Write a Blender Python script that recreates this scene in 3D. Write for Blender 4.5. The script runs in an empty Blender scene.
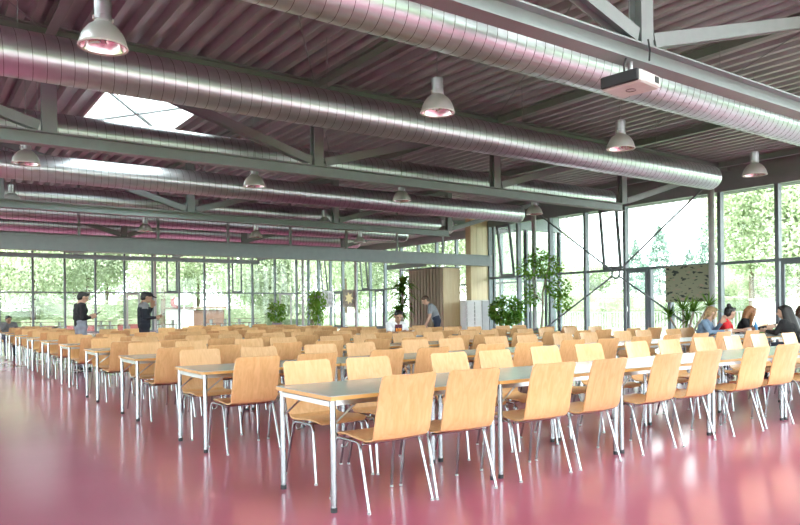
import bpy, bmesh, math, random
from mathutils import Vector, Matrix, noise
import numpy as np

R = math.radians
scene = bpy.context.scene
COL = scene.collection

# ------------------------------------------------------------------ camera
FPX, YAW, ROLL, YH, EYE = 692.7, R(35.26), R(0.672), 309.3, 1.255
cam_data = bpy.data.cameras.new('camera')
cam_data.sensor_width = 36.0
cam_data.lens = FPX / 800 * 36
cam_data.shift_y = (YH - 262.5) / 800
cam_data.clip_end = 600
cam = bpy.data.objects.new('camera', cam_data)
COL.objects.link(cam)
cam.matrix_world = Matrix.Translation((0, 0, EYE)) @ Matrix.Rotation(-YAW, 4, 'Z') @ Matrix.Rotation(R(90), 4, 'X') @ Matrix.Rotation(-ROLL, 4, 'Z')
scene.camera = cam

# ------------------------------------------------------------------ sky, exposure
world = bpy.data.worlds.new('overcast_sky')
scene.world = world
world.use_nodes = True
bg = world.node_tree.nodes['Background']
bg.inputs['Color'].default_value = (0.92, 0.965, 1.0, 1)
bg.inputs['Strength'].default_value = 2.6
scene.view_settings.view_transform = 'Standard'
scene.view_settings.look = 'None'
scene.view_settings.gamma = 1.0
scene.view_settings.use_curve_mapping = False
scene.view_settings.exposure = 1.9
scene.cycles.max_bounces = 10
scene.cycles.diffuse_bounces = 6
scene.cycles.transparent_max_bounces = 24
scene.cycles.caustics_reflective = False
scene.cycles.caustics_refractive = False
scene.cycles.sample_clamp_indirect = 6.0

# soft sun through thin cloud, high in the south west behind the camera
sun_d = bpy.data.lights.new('hazy_sun', 'SUN')
sun_d.energy = 1.2
sun_d.angle = R(25)
sun_d.color = (1, 0.96, 0.88)
sun = bpy.data.objects.new('hazy_sun', sun_d)
COL.objects.link(sun)
sun.rotation_euler = (R(38), 0, R(-30))
sun.location = (0, -20, 40)

# ------------------------------------------------------------------ pixel helpers (a pixel gives a direction only)
def ray(px, py):
    X, Y = px - 400, py - YH
    cr, sr = math.cos(ROLL), math.sin(ROLL)
    a = cr * X - sr * Y
    b = sr * X + cr * Y
    s, c = math.sin(YAW), math.cos(YAW)
    return Vector((s + c * a / FPX, c - s * a / FPX, -b / FPX))
def at_depth(px, t):
    d = ray(px, YH); return Vector((d.x * t, d.y * t, 0))
def at_x(px, X):
    d = ray(px, 300); return d.y * X / d.x
def at_y(px, Y):
    d = ray(px, 300); return d.x * Y / d.y

# ------------------------------------------------------------------ materials
def new_mat(name):
    m = bpy.data.materials.new(name); m.use_nodes = True
    nt = m.node_tree
    return m, nt, nt.nodes['Principled BSDF']
def plain(name, col, rough=0.5, metal=0.0, var=0.06, scale=6.0, coat=0.0, bump=0.0, stretch=None):
    m, nt, p = new_mat(name)
    tc = nt.nodes.new('ShaderNodeTexCoord'); mp = nt.nodes.new('ShaderNodeMapping')
    if stretch: mp.inputs['Scale'].default_value = stretch
    nz = nt.nodes.new('ShaderNodeTexNoise'); nz.inputs['Scale'].default_value = scale; nz.inputs['Detail'].default_value = 4
    rp = nt.nodes.new('ShaderNodeValToRGB')
    rp.color_ramp.elements[0].position = 0.3; rp.color_ramp.elements[1].position = 0.7
    rp.color_ramp.elements[0].color = tuple(c * (1 - var) for c in col) + (1,)
    rp.color_ramp.elements[1].color = tuple(min(1, c * (1 + var)) for c in col) + (1,)
    L = nt.links.new
    L(tc.outputs['Object'], mp.inputs['Vector']); L(mp.outputs['Vector'], nz.inputs['Vector'])
    L(nz.outputs['Fac'], rp.inputs['Fac']); L(rp.outputs['Color'], p.inputs['Base Color'])
    p.inputs['Roughness'].default_value = rough; p.inputs['Metallic'].default_value = metal
    p.inputs['Coat Weight'].default_value = coat
    if bump:
        b = nt.nodes.new('ShaderNodeBump'); b.inputs['Strength'].default_value = bump; b.inputs['Distance'].default_value = 0.01
        L(nz.outputs['Fac'], b.inputs['Height']); L(b.outputs['Normal'], p.inputs['Normal'])
    return m
def wood(name, a, b, rough=0.4, scale=3.0, stretch=(9, 9, 1.0)):
    m, nt, p = new_mat(name)
    tc = nt.nodes.new('ShaderNodeTexCoord'); oi = nt.nodes.new('ShaderNodeObjectInfo')
    add = nt.nodes.new('ShaderNodeVectorMath'); add.operation = 'ADD'
    sc = nt.nodes.new('ShaderNodeVectorMath'); sc.operation = 'SCALE'; sc.inputs['Scale'].default_value = 40
    cmb = nt.nodes.new('ShaderNodeCombineXYZ')
    mp = nt.nodes.new('ShaderNodeMapping'); mp.inputs['Scale'].default_value = stretch
    nz = nt.nodes.new('ShaderNodeTexNoise'); nz.inputs['Scale'].default_value = scale; nz.inputs['Detail'].default_value = 6; nz.inputs['Distortion'].default_value = 1.2
    rp = nt.nodes.new('ShaderNodeValToRGB')
    rp.color_ramp.elements[0].position = 0.32; rp.color_ramp.elements[1].position = 0.68
    rp.color_ramp.elements[0].color = a + (1,); rp.color_ramp.elements[1].color = b + (1,)
    hs = nt.nodes.new('ShaderNodeHueSaturation')
    mr = nt.nodes.new('ShaderNodeMapRange'); mr.inputs['To Min'].default_value = 0.9; mr.inputs['To Max'].default_value = 1.1
    L = nt.links.new
    L(oi.outputs['Random'], cmb.inputs['X']); L(oi.outputs['Random'], cmb.inputs['Y'])
    L(cmb.outputs[0], sc.inputs[0]); L(tc.outputs['Object'], add.inputs[0]); L(sc.outputs[0], add.inputs[1])
    L(add.outputs[0], mp.inputs['Vector']); L(mp.outputs['Vector'], nz.inputs['Vector'])
    L(nz.outputs['Fac'], rp.inputs['Fac']); L(rp.outputs['Color'], hs.inputs['Color'])
    L(oi.outputs['Random'], mr.inputs['Value']); L(mr.outputs['Result'], hs.inputs['Value'])
    L(hs.outputs['Color'], p.inputs['Base Color'])
    p.inputs['Roughness'].default_value = rough
    p.inputs['Coat Weight'].default_value = 0.15; p.inputs['Coat Roughness'].default_value = 0.25
    return m
def leaf_mat(name, a, b, trans=0.45):
    m = bpy.data.materials.new(name); m.use_nodes = True
    nt = m.node_tree; nt.nodes.clear(); L = nt.links.new
    out = nt.nodes.new('ShaderNodeOutputMaterial')
    mix = nt.nodes.new('ShaderNodeMixShader'); mix.inputs[0].default_value = trans
    df = nt.nodes.new('ShaderNodeBsdfDiffuse'); tr = nt.nodes.new('ShaderNodeBsdfTranslucent')
    tc = nt.nodes.new('ShaderNodeTexCoord'); nz = nt.nodes.new('ShaderNodeTexNoise')
    nz.inputs['Scale'].default_value = 1.3; nz.inputs['Detail'].default_value = 5
    rp = nt.nodes.new('ShaderNodeValToRGB')
    rp.color_ramp.elements[0].position = 0.3; rp.color_ramp.elements[1].position = 0.7
    rp.color_ramp.elements[0].color = a + (1,); rp.color_ramp.elements[1].color = b + (1,)
    L(tc.outputs['Object'], nz.inputs['Vector']); L(nz.outputs['Fac'], rp.inputs['Fac'])
    L(rp.outputs['Color'], df.inputs['Color']); L(rp.outputs['Color'], tr.inputs['Color'])
    L(df.outputs[0], mix.inputs[1]); L(tr.outputs[0], mix.inputs[2]); L(mix.outputs[0], out.inputs['Surface'])
    return m
def glass_mat(name, tint=(0.93, 0.97, 0.955), strength=0.9):
    m = bpy.data.materials.new(name); m.use_nodes = True
    nt = m.node_tree; nt.nodes.clear(); L = nt.links.new
    out = nt.nodes.new('ShaderNodeOutputMaterial')
    mix = nt.nodes.new('ShaderNodeMixShader')
    tr = nt.nodes.new('ShaderNodeBsdfTransparent'); tr.inputs['Color'].default_value = tint + (1,)
    gl = nt.nodes.new('ShaderNodeBsdfGlossy'); gl.inputs['Roughness'].default_value = 0.02
    lw = nt.nodes.new('ShaderNodeLayerWeight'); lw.inputs['Blend'].default_value = 0.5
    pw = nt.nodes.new('ShaderNodeMath'); pw.operation = 'POWER'; pw.inputs[1].default_value = 5
    ma = nt.nodes.new('ShaderNodeMath'); ma.operation = 'MULTIPLY_ADD'; ma.inputs[1].default_value = 0.6; ma.inputs[2].default_value = 0.025
    L(lw.outputs['Facing'], pw.inputs[0]); L(pw.outputs[0], ma.inputs[0])
    L(ma.outputs[0], mix.inputs[0]); L(tr.outputs[0], mix.inputs[1]); L(gl.outputs[0], mix.inputs[2]); L(mix.outputs[0], out.inputs['Surface'])
    return m
def floor_mat():
    m, nt, p = new_mat('red_poured_floor'); L = nt.links.new
    tc = nt.nodes.new('ShaderNodeTexCoord')
    n1 = nt.nodes.new('ShaderNodeTexNoise'); n1.inputs['Scale'].default_value = 0.8; n1.inputs['Detail'].default_value = 6
    n2 = nt.nodes.new('ShaderNodeTexNoise'); n2.inputs['Scale'].default_value = 0.5; n2.inputs['Detail'].default_value = 2
    rp = nt.nodes.new('ShaderNodeValToRGB')
    rp.color_ramp.elements[0].position = 0.3; rp.color_ramp.elements[1].position = 0.7
    rp.color_ramp.elements[0].color = (0.44, 0.095, 0.175, 1); rp.color_ramp.elements[1].color = (0.51, 0.12, 0.21, 1)
    L(tc.outputs['Object'], n1.inputs['Vector'])
    L(n1.outputs['Fac'], rp.inputs['Fac']); L(rp.outputs['Color'], p.inputs['Base Color'])
    mr = nt.nodes.new('ShaderNodeMapRange'); mr.inputs['To Min'].default_value = 0.13; mr.inputs['To Max'].default_value = 0.21
    L(tc.outputs['Object'], n2.inputs['Vector']); L(n2.outputs['Fac'], mr.inputs['Value']); L(mr.outputs['Result'], p.inputs['Coat Roughness'])
    p.inputs['Roughness'].default_value = 0.42
    p.inputs['Specular IOR Level'].default_value = 0.35
    p.inputs['Coat Weight'].default_value = 1.0; p.inputs['Coat IOR'].default_value = 1.6
    return m
def mural_mat():
    m, nt, p = new_mat('mural_print'); L = nt.links.new
    tc = nt.nodes.new('ShaderNodeTexCoord'); mp = nt.nodes.new('ShaderNodeMapping'); mp.inputs['Scale'].default_value = (1, 1, 3.2)
    nz = nt.nodes.new('ShaderNodeTexNoise'); nz.inputs['Scale'].default_value = 3.6; nz.inputs['Detail'].default_value = 4
    rp = nt.nodes.new('ShaderNodeValToRGB'); rp.color_ramp.interpolation = 'CONSTANT'
    e = rp.color_ramp.elements
    e[0].position = 0; e[0].color = (0.05, 0.07, 0.06, 1); e[1].position = 0.42; e[1].color = (0.33, 0.37, 0.25, 1)
    x = e.new(0.63); x.color = (0.45, 0.34, 0.26, 1)
    x = e.new(0.70); x.color = (0.36, 0.38, 0.28, 1)
    L(tc.outputs['Object'], mp.inputs['Vector']); L(mp.outputs['Vector'], nz.inputs['Vector']); L(nz.outputs['Fac'], rp.inputs['Fac'])
    L(rp.outputs['Color'], p.inputs['Base Color']); p.inputs['Roughness'].default_value = 0.8
    return m

M = {}
M['floor'] = floor_mat()
M['deck'] = plain('galvanised_roof_deck', (0.48, 0.50, 0.51), 0.42, 0.3, 0.08, 2.0)
M['steel'] = plain('grey_painted_steel', (0.29, 0.335, 0.345), 0.42, 0, 0.04)
M['steel_light'] = plain('light_grey_painted_steel', (0.42, 0.45, 0.45), 0.4, 0, 0.04)
M['frame'] = plain('window_frame_grey', (0.17, 0.21, 0.23), 0.4, 0, 0.04)
M['frame_dark'] = plain('dark_casement_frame', (0.06, 0.055, 0.06), 0.45, 0, 0.04)
M['frame_light'] = plain('light_window_frame', (0.45, 0.47, 0.48), 0.4, 0, 0.04)
M['duct'] = plain('galvanised_duct', (0.68, 0.71, 0.74), 0.33, 1.0, 0.05, 8.0)
M['seam'] = plain('duct_seam', (0.22, 0.22, 0.23), 0.5, 0.6, 0.05)
M['glass'] = glass_mat('window_glass')
M['chrome'] = plain('chrome_tube', (0.34, 0.35, 0.37), 0.24, 1.0, 0.03)
M['alu'] = plain('satin_aluminium', (0.62, 0.63, 0.65), 0.28, 1.0, 0.03)
M['beech'] = wood('beech_plywood', (0.66, 0.365, 0.15), (0.76, 0.46, 0.22), 0.36)
M['beech_edge'] = wood('beech_edging', (0.66, 0.34, 0.10), (0.76, 0.43, 0.15), 0.4, 4, (1, 9, 9))
M['ply_pale'] = wood('pale_plywood', (0.78, 0.62, 0.36), (0.86, 0.72, 0.46), 0.5, 2, (6, 6, 0.5))
M['slat'] = wood('slat_wood', (0.34, 0.25, 0.18), (0.44, 0.33, 0.24), 0.5, 2, (6, 6, 0.5))
M['slat_gap'] = plain('slat_backing', (0.10, 0.08, 0.07), 0.8)
M['laminate'] = plain('grey_laminate', (0.40, 0.43, 0.41), 0.2, 0, 0.03, 20)
M['rubber'] = plain('black_plastic', (0.03, 0.03, 0.035), 0.5)
M['white'] = plain('white_paint', (0.80, 0.80, 0.79), 0.5, 0, 0.02)
M['lamp_shade'] = plain('lamp_shade_grey', (0.66, 0.68, 0.69), 0.3, 0.2, 0.02)
M['lamp_inner'] = plain('lamp_reflector', (0.75, 0.62, 0.62), 0.12, 1.0, 0.02)  # pink of the red floor's reflection tinted into the metal colour
M['lamp_bulb'] = plain('lamp_bulb', (0.85, 0.82, 0.78), 0.2)
M['lamp_dark'] = plain('lamp_housing_dark', (0.015, 0.015, 0.015), 0.5)
M['proj_white'] = plain('projector_white', (0.72, 0.74, 0.73), 0.4)
M['proj_dark'] = plain('projector_dark', (0.03, 0.03, 0.035), 0.4)
M['mural'] = mural_mat()
M['lawn'] = plain('lawn', (0.15, 0.22, 0.09), 0.9, 0, 0.25, 1.5)
M['paving'] = plain('paving', (0.26, 0.25, 0.24), 0.85, 0, 0.08, 3)
M['leaf1'] = leaf_mat('leaf_mid', (0.35, 0.415, 0.28), (0.50, 0.56, 0.41))
M['leaf2'] = leaf_mat('leaf_light', (0.50, 0.57, 0.40), (0.67, 0.715, 0.54))
M['leaf3'] = leaf_mat('leaf_bluegreen', (0.20, 0.29, 0.24), (0.32, 0.42, 0.36), 0.3)
M['leaf_in'] = leaf_mat('leaf_indoor', (0.10, 0.25, 0.035), (0.24, 0.42, 0.07), 0.4)
M['bark'] = plain('bark', (0.20, 0.15, 0.11), 0.9, 0, 0.2, 8)
M['bark_pale'] = plain('pale_bark', (0.42, 0.36, 0.28), 0.8, 0, 0.15, 8)
M['pot'] = plain('grey_planter', (0.25, 0.25, 0.26), 0.6)
M['red_paint'] = plain('red_paint', (0.26, 0.07, 0.07), 0.5)
M['red_brown'] = plain('red_brown_wood', (0.20, 0.11, 0.08), 0.6)
M['poster_grey'] = plain('poster_grey', (0.55, 0.56, 0.58), 0.7, 0, 0.45, 5)
M['poster_dark'] = plain('poster_dark', (0.22, 0.20, 0.16), 0.7, 0, 0.5, 5)
M['poster_yellow'] = plain('poster_yellow', (0.72, 0.64, 0.34), 0.7)

# ------------------------------------------------------------------ mesh helpers
class MB:
    def __init__(s): s.v = []; s.f = []; s.m = []; s.cur = 0
    def add(s, vs, fs):
        b = len(s.v); s.v += [tuple(v) for v in vs]; s.f += [tuple(i + b for i in f) for f in fs]; s.m += [s.cur] * len(fs); return s
    def box(s, c, d, rot=None):
        c = Vector(c); h = Vector(d) / 2
        vs = [Vector((x * h.x, y * h.y, z * h.z)) for x in (-1, 1) for y in (-1, 1) for z in (-1, 1)]
        if rot is not None: vs = [rot @ v for v in vs]
        return s.add([c + v for v in vs], [(0, 1, 3, 2), (4, 6, 7, 5), (0, 4, 5, 1), (2, 3, 7, 6), (0, 2, 6, 4), (1, 5, 7, 3)])
    def box2(s, a, b):
        a = Vector(a); b = Vector(b); return s.box((a + b) / 2, [abs(x) for x in (b - a)])
    def bbox(s, c, d, r=0.01):
        c = Vector(c); hx, hy, hz = [q / 2 for q in d]; vs = []
        for z, ins in ((-hz, r), (-hz + r, 0), (hz - r, 0), (hz, r)):
            x, y = hx - ins, hy - ins
            for (px, py) in ((x - r, -y), (x, -y + r), (x, y - r), (x - r, y), (-x + r, y), (-x, y - r), (-x, -y + r), (-x + r, -y)):
                vs.append(c + Vector((px, py, z)))
        fs = [tuple(reversed(range(8))), tuple(range(24, 32))]
        for k in range(3):
            for i in range(8):
                j = (i + 1) % 8; fs.append((k * 8 + i, k * 8 + j, k * 8 + 8 + j, k * 8 + 8 + i))
        return s.add(vs, fs)
    def tube(s, pts, r, n=8, cap=True):
        pts = [Vector(p) for p in pts]
        rs = list(r) if isinstance(r, (list, tuple)) else [r] * len(pts)
        vs = []; up = None
        for i, p in enumerate(pts):
            if i == 0: t = pts[1] - p
            elif i == len(pts) - 1: t = p - pts[i - 1]
            else: t = (pts[i + 1] - p).normalized() + (p - pts[i - 1]).normalized()
            t.normalize()
            if up is None: up = Vector((0, 0, 1)) if abs(t.z) < 0.9 else Vector((1, 0, 0))
            a = t.cross(up).normalized(); b = a.cross(t).normalized(); up = b
            for k in range(n):
                an = 2 * math.pi * k / n
                vs.append(p + (a * math.cos(an) + b * math.sin(an)) * rs[i])
        fs = []
        for i in range(len(pts) - 1):
            for k in range(n):
                j = (k + 1) % n
                fs.append((i * n + k, i * n + j, (i + 1) * n + j, (i + 1) * n + k))
        if cap:
            fs.append(tuple(reversed(range(n)))); fs.append(tuple(range((len(pts) - 1) * n, len(pts) * n)))
        return s.add(vs, fs)
    def lathe(s, prof, n=20, c=(0, 0, 0), closed=False):
        c = Vector(c); vs = []
        for r, z in prof:
            for k in range(n):
                an = 2 * math.pi * k / n; vs.append(c + Vector((r * math.cos(an), r * math.sin(an), z)))
        fs = []
        for i in range(len(prof) - 1):
            for k in range(n):
                j = (k + 1) % n; fs.append((i * n + k, i * n + j, (i + 1) * n + j, (i + 1) * n + k))
        if closed:
            fs.append(tuple(reversed(range(n)))); fs.append(tuple(range((len(prof) - 1) * n, len(prof) * n)))
        return s.add(vs, fs)
    def prism(s, prof, p0, p1, up=(0, 0, 1)):
        p0 = Vector(p0); p1 = Vector(p1); d = (p1 - p0).normalized(); up = Vector(up)
        a = d.cross(up).normalized(); b = a.cross(d).normalized(); n = len(prof)
        vs = [p0 + a * x + b * y for x, y in prof] + [p1 + a * x + b * y for x, y in prof]
        fs = [tuple(range(n)), tuple(reversed(range(n, 2 * n)))] + [(i, i + n, (i + 1) % n + n, (i + 1) % n) for i in range(n)]
        return s.add(vs, fs)
    def mesh(s, name, mats, smooth=False):
        me = bpy.data.meshes.new(name); me.from_pydata(s.v, [], s.f); me.update()
        for m in (mats if isinstance(mats, (list, tuple)) else [mats]): me.materials.append(m)
        if len(me.materials) > 1: me.polygons.foreach_set('material_index', s.m)
        bm = bmesh.new(); bm.from_mesh(me); bmesh.ops.recalc_face_normals(bm, faces=bm.faces); bm.to_mesh(me); bm.free()
        if smooth:
            me.polygons.foreach_set('use_smooth', [True] * len(me.polygons))
            me.set_sharp_from_angle(angle=R(38))
        return me
    def build(s, name, mats, parent=None, smooth=False):
        return link(name, s.mesh(name, mats, smooth), parent)
def link(name, me, parent=None, loc=None, rz=0):
    o = bpy.data.objects.new(name, me); COL.objects.link(o)
    if parent is not None: o.parent = parent
    if loc is not None: o.location = loc
    if rz: o.rotation_euler = (0, 0, rz)
    return o
def tag(o, label=None, cat=None, group=None, kind=None):
    if label: o['label'] = label
    if cat: o['category'] = cat
    if group: o['group'] = group
    if kind: o['kind'] = kind
    return o
def empty(name, loc=(0, 0, 0), rz=0, label=None, cat=None, group=None, kind=None):
    o = bpy.data.objects.new(name, None); COL.objects.link(o); o.empty_display_size = 0.2
    o.location = loc; o.rotation_euler = (0, 0, rz)
    return tag(o, label, cat, group, kind)
def copy_tree(o, parent=None):
    c = o.copy(); COL.objects.link(c); c.parent = parent
    for ch in list(o.children): copy_tree(ch, c)
    return c
def ibeam(w, h, tf=0.018, tw=0.012):
    a, b = w / 2, h / 2
    return [(-a, -b), (a, -b), (a, -b + tf), (tw / 2, -b + tf), (tw / 2, b - tf), (a, b - tf), (a, b), (-a, b), (-a, b - tf), (-tw / 2, b - tf), (-tw / 2, -b + tf), (-a, -b + tf)]

# ================================================================== SETTING
XE, YJ, XF, YN, XW, YS = 20.6, 22.32, 25.0, 47.5, -16.0, -8.0     # east glazing, jog, far east glazing, north, west, south
DECK, ROOFB = 5.56, 5.70
mb = MB(); mb.add([(XW, YS, 0), (XE, YS, 0), (XE, YJ, 0), (XF, YJ, 0), (XF, YN, 0), (XW, YN, 0)], [(0, 1, 2, 3, 4, 5)])
mb.add([(XW, YS, -.2), (XE, YS, -.2), (XE, YJ, -.2), (XF, YJ, -.2), (XF, YN, -.2), (XW, YN, -.2)], [(5, 4, 3, 2, 1, 0)])
tag(mb.build('floor', M['floor']), 'glossy poured red floor of the dining hall', kind='structure')

# roof deck: trapezoid ribs running along Y, with openings for the rooflights
RIB = 0.33
sky_x = [(XW + round((a - XW) / RIB) * RIB, XW + round((b - XW) / RIB) * RIB) for a, b in ((3.25, 5.1), (-6.1, -3.7), (12.0, 14.4), (7.6, 10.0))]
sky_y = [(-6.8, -1.6), (-0.4, 3.3), (13.35, 17.35), (27.6, 31.6), (34.8, 38.8)]
holes = [(sx, sy) for sx in sky_x for sy in sky_y if not (sx[0] > 6 and sy[0] == 13.35)]  # unseen openings added to brighten the hall, beside the one real rooflight
added_x = (XW + round((-2.2 - XW) / RIB) * RIB, XW + round((-0.2 - XW) / RIB) * RIB)
holes += [(added_x, (6.0, 10.2)), (added_x, (13.35, 17.35)), (added_x, (20.6, 24.6)), (added_x, (27.6, 31.6))]  # extra openings out of view, added to lighten the floor on the left
mb = MB(); n = int((XF + 0.6 - XW) / RIB) + 1
prof = [(0, 0), (0.10, 0), (0.135, 0.135), (0.285, 0.135), (0.33, 0)]
for i in range(n):
    x0 = XW + i * RIB; xc = x0 + RIB / 2
    y1s = [YS - 0.6]
    for sx, sy in sorted(holes, key=lambda q: q[1]):
        if sx[0] < xc < sx[1]: y1s += [sy[0], sy[1]]
    y1s.append(YN + 0.8)
    for k in range(0, len(y1s), 2):
        vs = []
        for a, z in prof:
            vs += [(x0 + a, y1s[k], DECK + z), (x0 + a, y1s[k + 1], DECK + z)]
        mb.add(vs, [(2 * j, 2 * j + 1, 2 * j + 3, 2 * j + 2) for j in range(4)])
tag(mb.build('ceiling', M['deck']), 'ribbed steel roof deck seen from below', kind='structure')

# rooflights: one real, the others added unseen to bring in more daylight
for i, (sx, sy) in enumerate(holes):
    if sy[0] < 0 or True:
        g = empty('window_rooflight', ((sx[0] + sx[1]) / 2, (sy[0] + sy[1]) / 2, DECK), 0, 'rectangular rooflight with crossed rods in the ribbed ceiling, unseen copies added for light', None, None, 'structure')
        g.name = 'window_%d' % (i + 10)
        hx, hy = (sx[1] - sx[0]) / 2, (sy[1] - sy[0]) / 2
        for s_ in (-1, 1):
            MB().box((s_ * hx, 0, 0.3), (0.03, 2 * hy, 0.6)).build('upstand', M['white'], g)
            MB().box((0, s_ * hy, 0.3), (2 * hx, 0.03, 0.6)).build('upstand', M['white'], g)
        for k in range(2):
            MB().box((0, (k - .5) * hy, 0.62), (2 * hx, hy - 0.02, 0.02)).build('pane', M['glass'], g)
        MB().box((0, 0, 0.6), (2 * hx, 0.05, 0.06)).build('glazing_bar', M['steel'], g)
        MB().tube([(-hx, -hy * .5, .08), (hx, hy, .08)], 0.03, 6).build('rod', M['steel'], g)
        MB().tube([(hx, -hy * .5, .08), (-hx, hy, .08)], 0.03, 6).build('rod', M['steel'], g)

# ---- glazing
pane_cache = {}
def slab(name, d, mat, parent, c):
    key = (name, tuple(round(q, 3) for q in d))
    if key not in pane_cache: pane_cache[key] = MB().box((0, 0, 0), d).mesh(name, mat)
    return link(name, pane_cache[key], parent, c)
def glazing(name, label, axis, const, stops, zt, zh, out, skip_upper=(), extra_lower=(), casements=(), doors=(), clere=None, zs=0.08):
    """axis 'y': the wall stands at x=const and runs along y; stops = mullion positions along the run; out = outward sign"""
    g = empty(name, (0, 0, 0), 0, label, None, None, 'structure')
    P = (lambda u, z, o=0: (const + o * out, u, z)) if axis == 'y' else (lambda u, z, o=0: (u, const + o * out, z))
    D = (lambda u, d, z: (d, u, z)) if axis == 'y' else (lambda u, d, z: (u, d, z))
    stops = sorted(stops)
    for u in stops:
        if u in skip_upper:
            slab('mullion', D(.11, .20, zt), M['frame'], g, P(u, zt / 2))
        else:
            slab('mullion', D(.11, .20, zh), M['frame'], g, P(u, zh / 2))
    for u in extra_lower: slab('mullion', D(.10, .18, zt), M['frame'], g, P(u, zt / 2))
    L_ = stops[-1] - stops[0]; mid = (stops[0] + stops[-1]) / 2
    for a, b in zip(stops[:-1], stops[1:]):
        slab('transom', D(b - a - .06, .14, .085), M['frame'], g, P((a + b) / 2, zt))
        slab('sill_rail', D(b - a - .06, .10, zs), M['frame'], g, P((a + b) / 2, zs / 2))
    low = sorted(list(stops) + list(extra_lower)); upp = [u for u in stops if u not in skip_upper]
    for a, b in zip(low[:-1], low[1:]):
        slab('pane', D(b - a - .06, .016, zt - .035 - zs), M['glass'], g, P((a + b) / 2, (zt - .035 + zs) / 2))
    for a, b in zip(upp[:-1], upp[1:]):
        slab('pane', D(b - a - .06, .016, zh - zt - .035), M['glass'], g, P((a + b) / 2, (zt + .035 + zh) / 2))
    slab('head_beam', D(L_ + .06, .24, .26), M['steel'], g, P(mid, zh + .13))
    if clere:
        c = slab('pane', D(L_, .016, DECK - zh - .3), M['glass'], g, P(mid, (DECK + zh + .26) / 2))
    else:
        slab('fascia', D(L_ + .06, .06, DECK - zh - .26), M['steel'], g, P(mid, (DECK + zh + .26) / 2))
    def frame(u, w, z0, z1, fw, mat, nm, tilt=0):
        e = MB(); h = z1 - z0
        rot = Matrix.Rotation(tilt, 3, 'Y' if axis == 'y' else 'X')
        for c, d in (((-w / 2 + fw / 2, h / 2), (fw, h)), ((w / 2 - fw / 2, h / 2), (fw, h)), ((0, fw / 2), (w - 2 * fw, fw)), ((0, h - fw / 2), (w - 2 * fw, fw))):
            cc = Vector((0, c[0], c[1])) if axis == 'y' else Vector((c[0], 0, c[1]))
            e.box(rot @ cc, D(d[0], .06, d[1]), rot)
        o = e.build(nm, mat, g); o.location = P(u, z0, -.09); return o
    for (u, w, tilt) in casements: frame(u, w, zt + .04, zh - .02, .10, M['frame'], 'casement', tilt)
    for (u, w) in doors:
        o = frame(u, w, zs, zt - .04, .10, M['frame'] if axis == 'y' else M['frame_light'], 'door_frame')
        hd = MB(); hd.tube([(-.05 * out if axis == 'y' else 0, 0 if axis == 'y' else -.05 * out, 1.0), (-.05 * out if axis == 'y' else 0, 0 if axis == 'y' else -.05 * out, 1.18)], .014, 6)
        q = hd.build('door_handle', M['alu'], o); q.location = (0, w / 2 - .05, 0) if axis == 'y' else (w / 2 - .05, 0, 0)
    return g
eastY = [YJ - 1.75 * k for k in range(0, 18)]
glazing('window_1', 'tall grey framed glazing beside the mural and braced columns', 'y', XE, eastY, 2.56, 4.77, 1,
        skip_upper=(eastY[5],), extra_lower=(eastY[4] - 1.0,),
        casements=((eastY[1] + .55, .8, R(-7)), (eastY[4] + .5, .8, R(-6))), doors=((eastY[4] - .52, .84), (eastY[2] + .62, .95), (eastY[7] - .62, 1.0)))
northX = [4.34 + 1.785 * k for k in range(-11, 12)]
northX = [x for x in northX if XW + .3 < x < 24.0] + [XW, XF]
glazing('window_2', 'long grey framed glazing at the far end towards the garden', 'x', YN, northX, 2.56, 5.22, 1,
        casements=((14.55, .75, 0), (19.2, .75, 0)), doors=((12.0, .85), (23.0, 1.0)))
farY = [YJ + .35 + 1.785 * k for k in range(0, 14)] + [YN]
glazing('window_3', 'grey framed glazing behind the slatted kiosk and hanging plant', 'y', XF, farY, 2.56, 5.1, 1,
        casements=((farY[12] + .6, .8, R(-6)), (farY[9] + .5, .8, R(-5))), doors=((farY[8] + .6, 1.0), (farY[11] + .6, 1.0), (farY[5] + .6, 1.0)))
glazing('window_4', 'short glazed return wall beside the timber pier', 'x', YJ, [XE + .2, XE + 2.2, XF], 2.56, 4.77, -1)
glazing('window_5', 'glazing of the side away from the terrace', 'y', XW, [YS + (YN - YS) / 14 * k for k in range(15)], 2.56, 4.9, -1)
glazing('window_6', 'glazing behind the open floor', 'x', YS, [XW + (XE - XW) / 10 * k for k in range(11)], 2.56, 4.9, -1)

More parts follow.
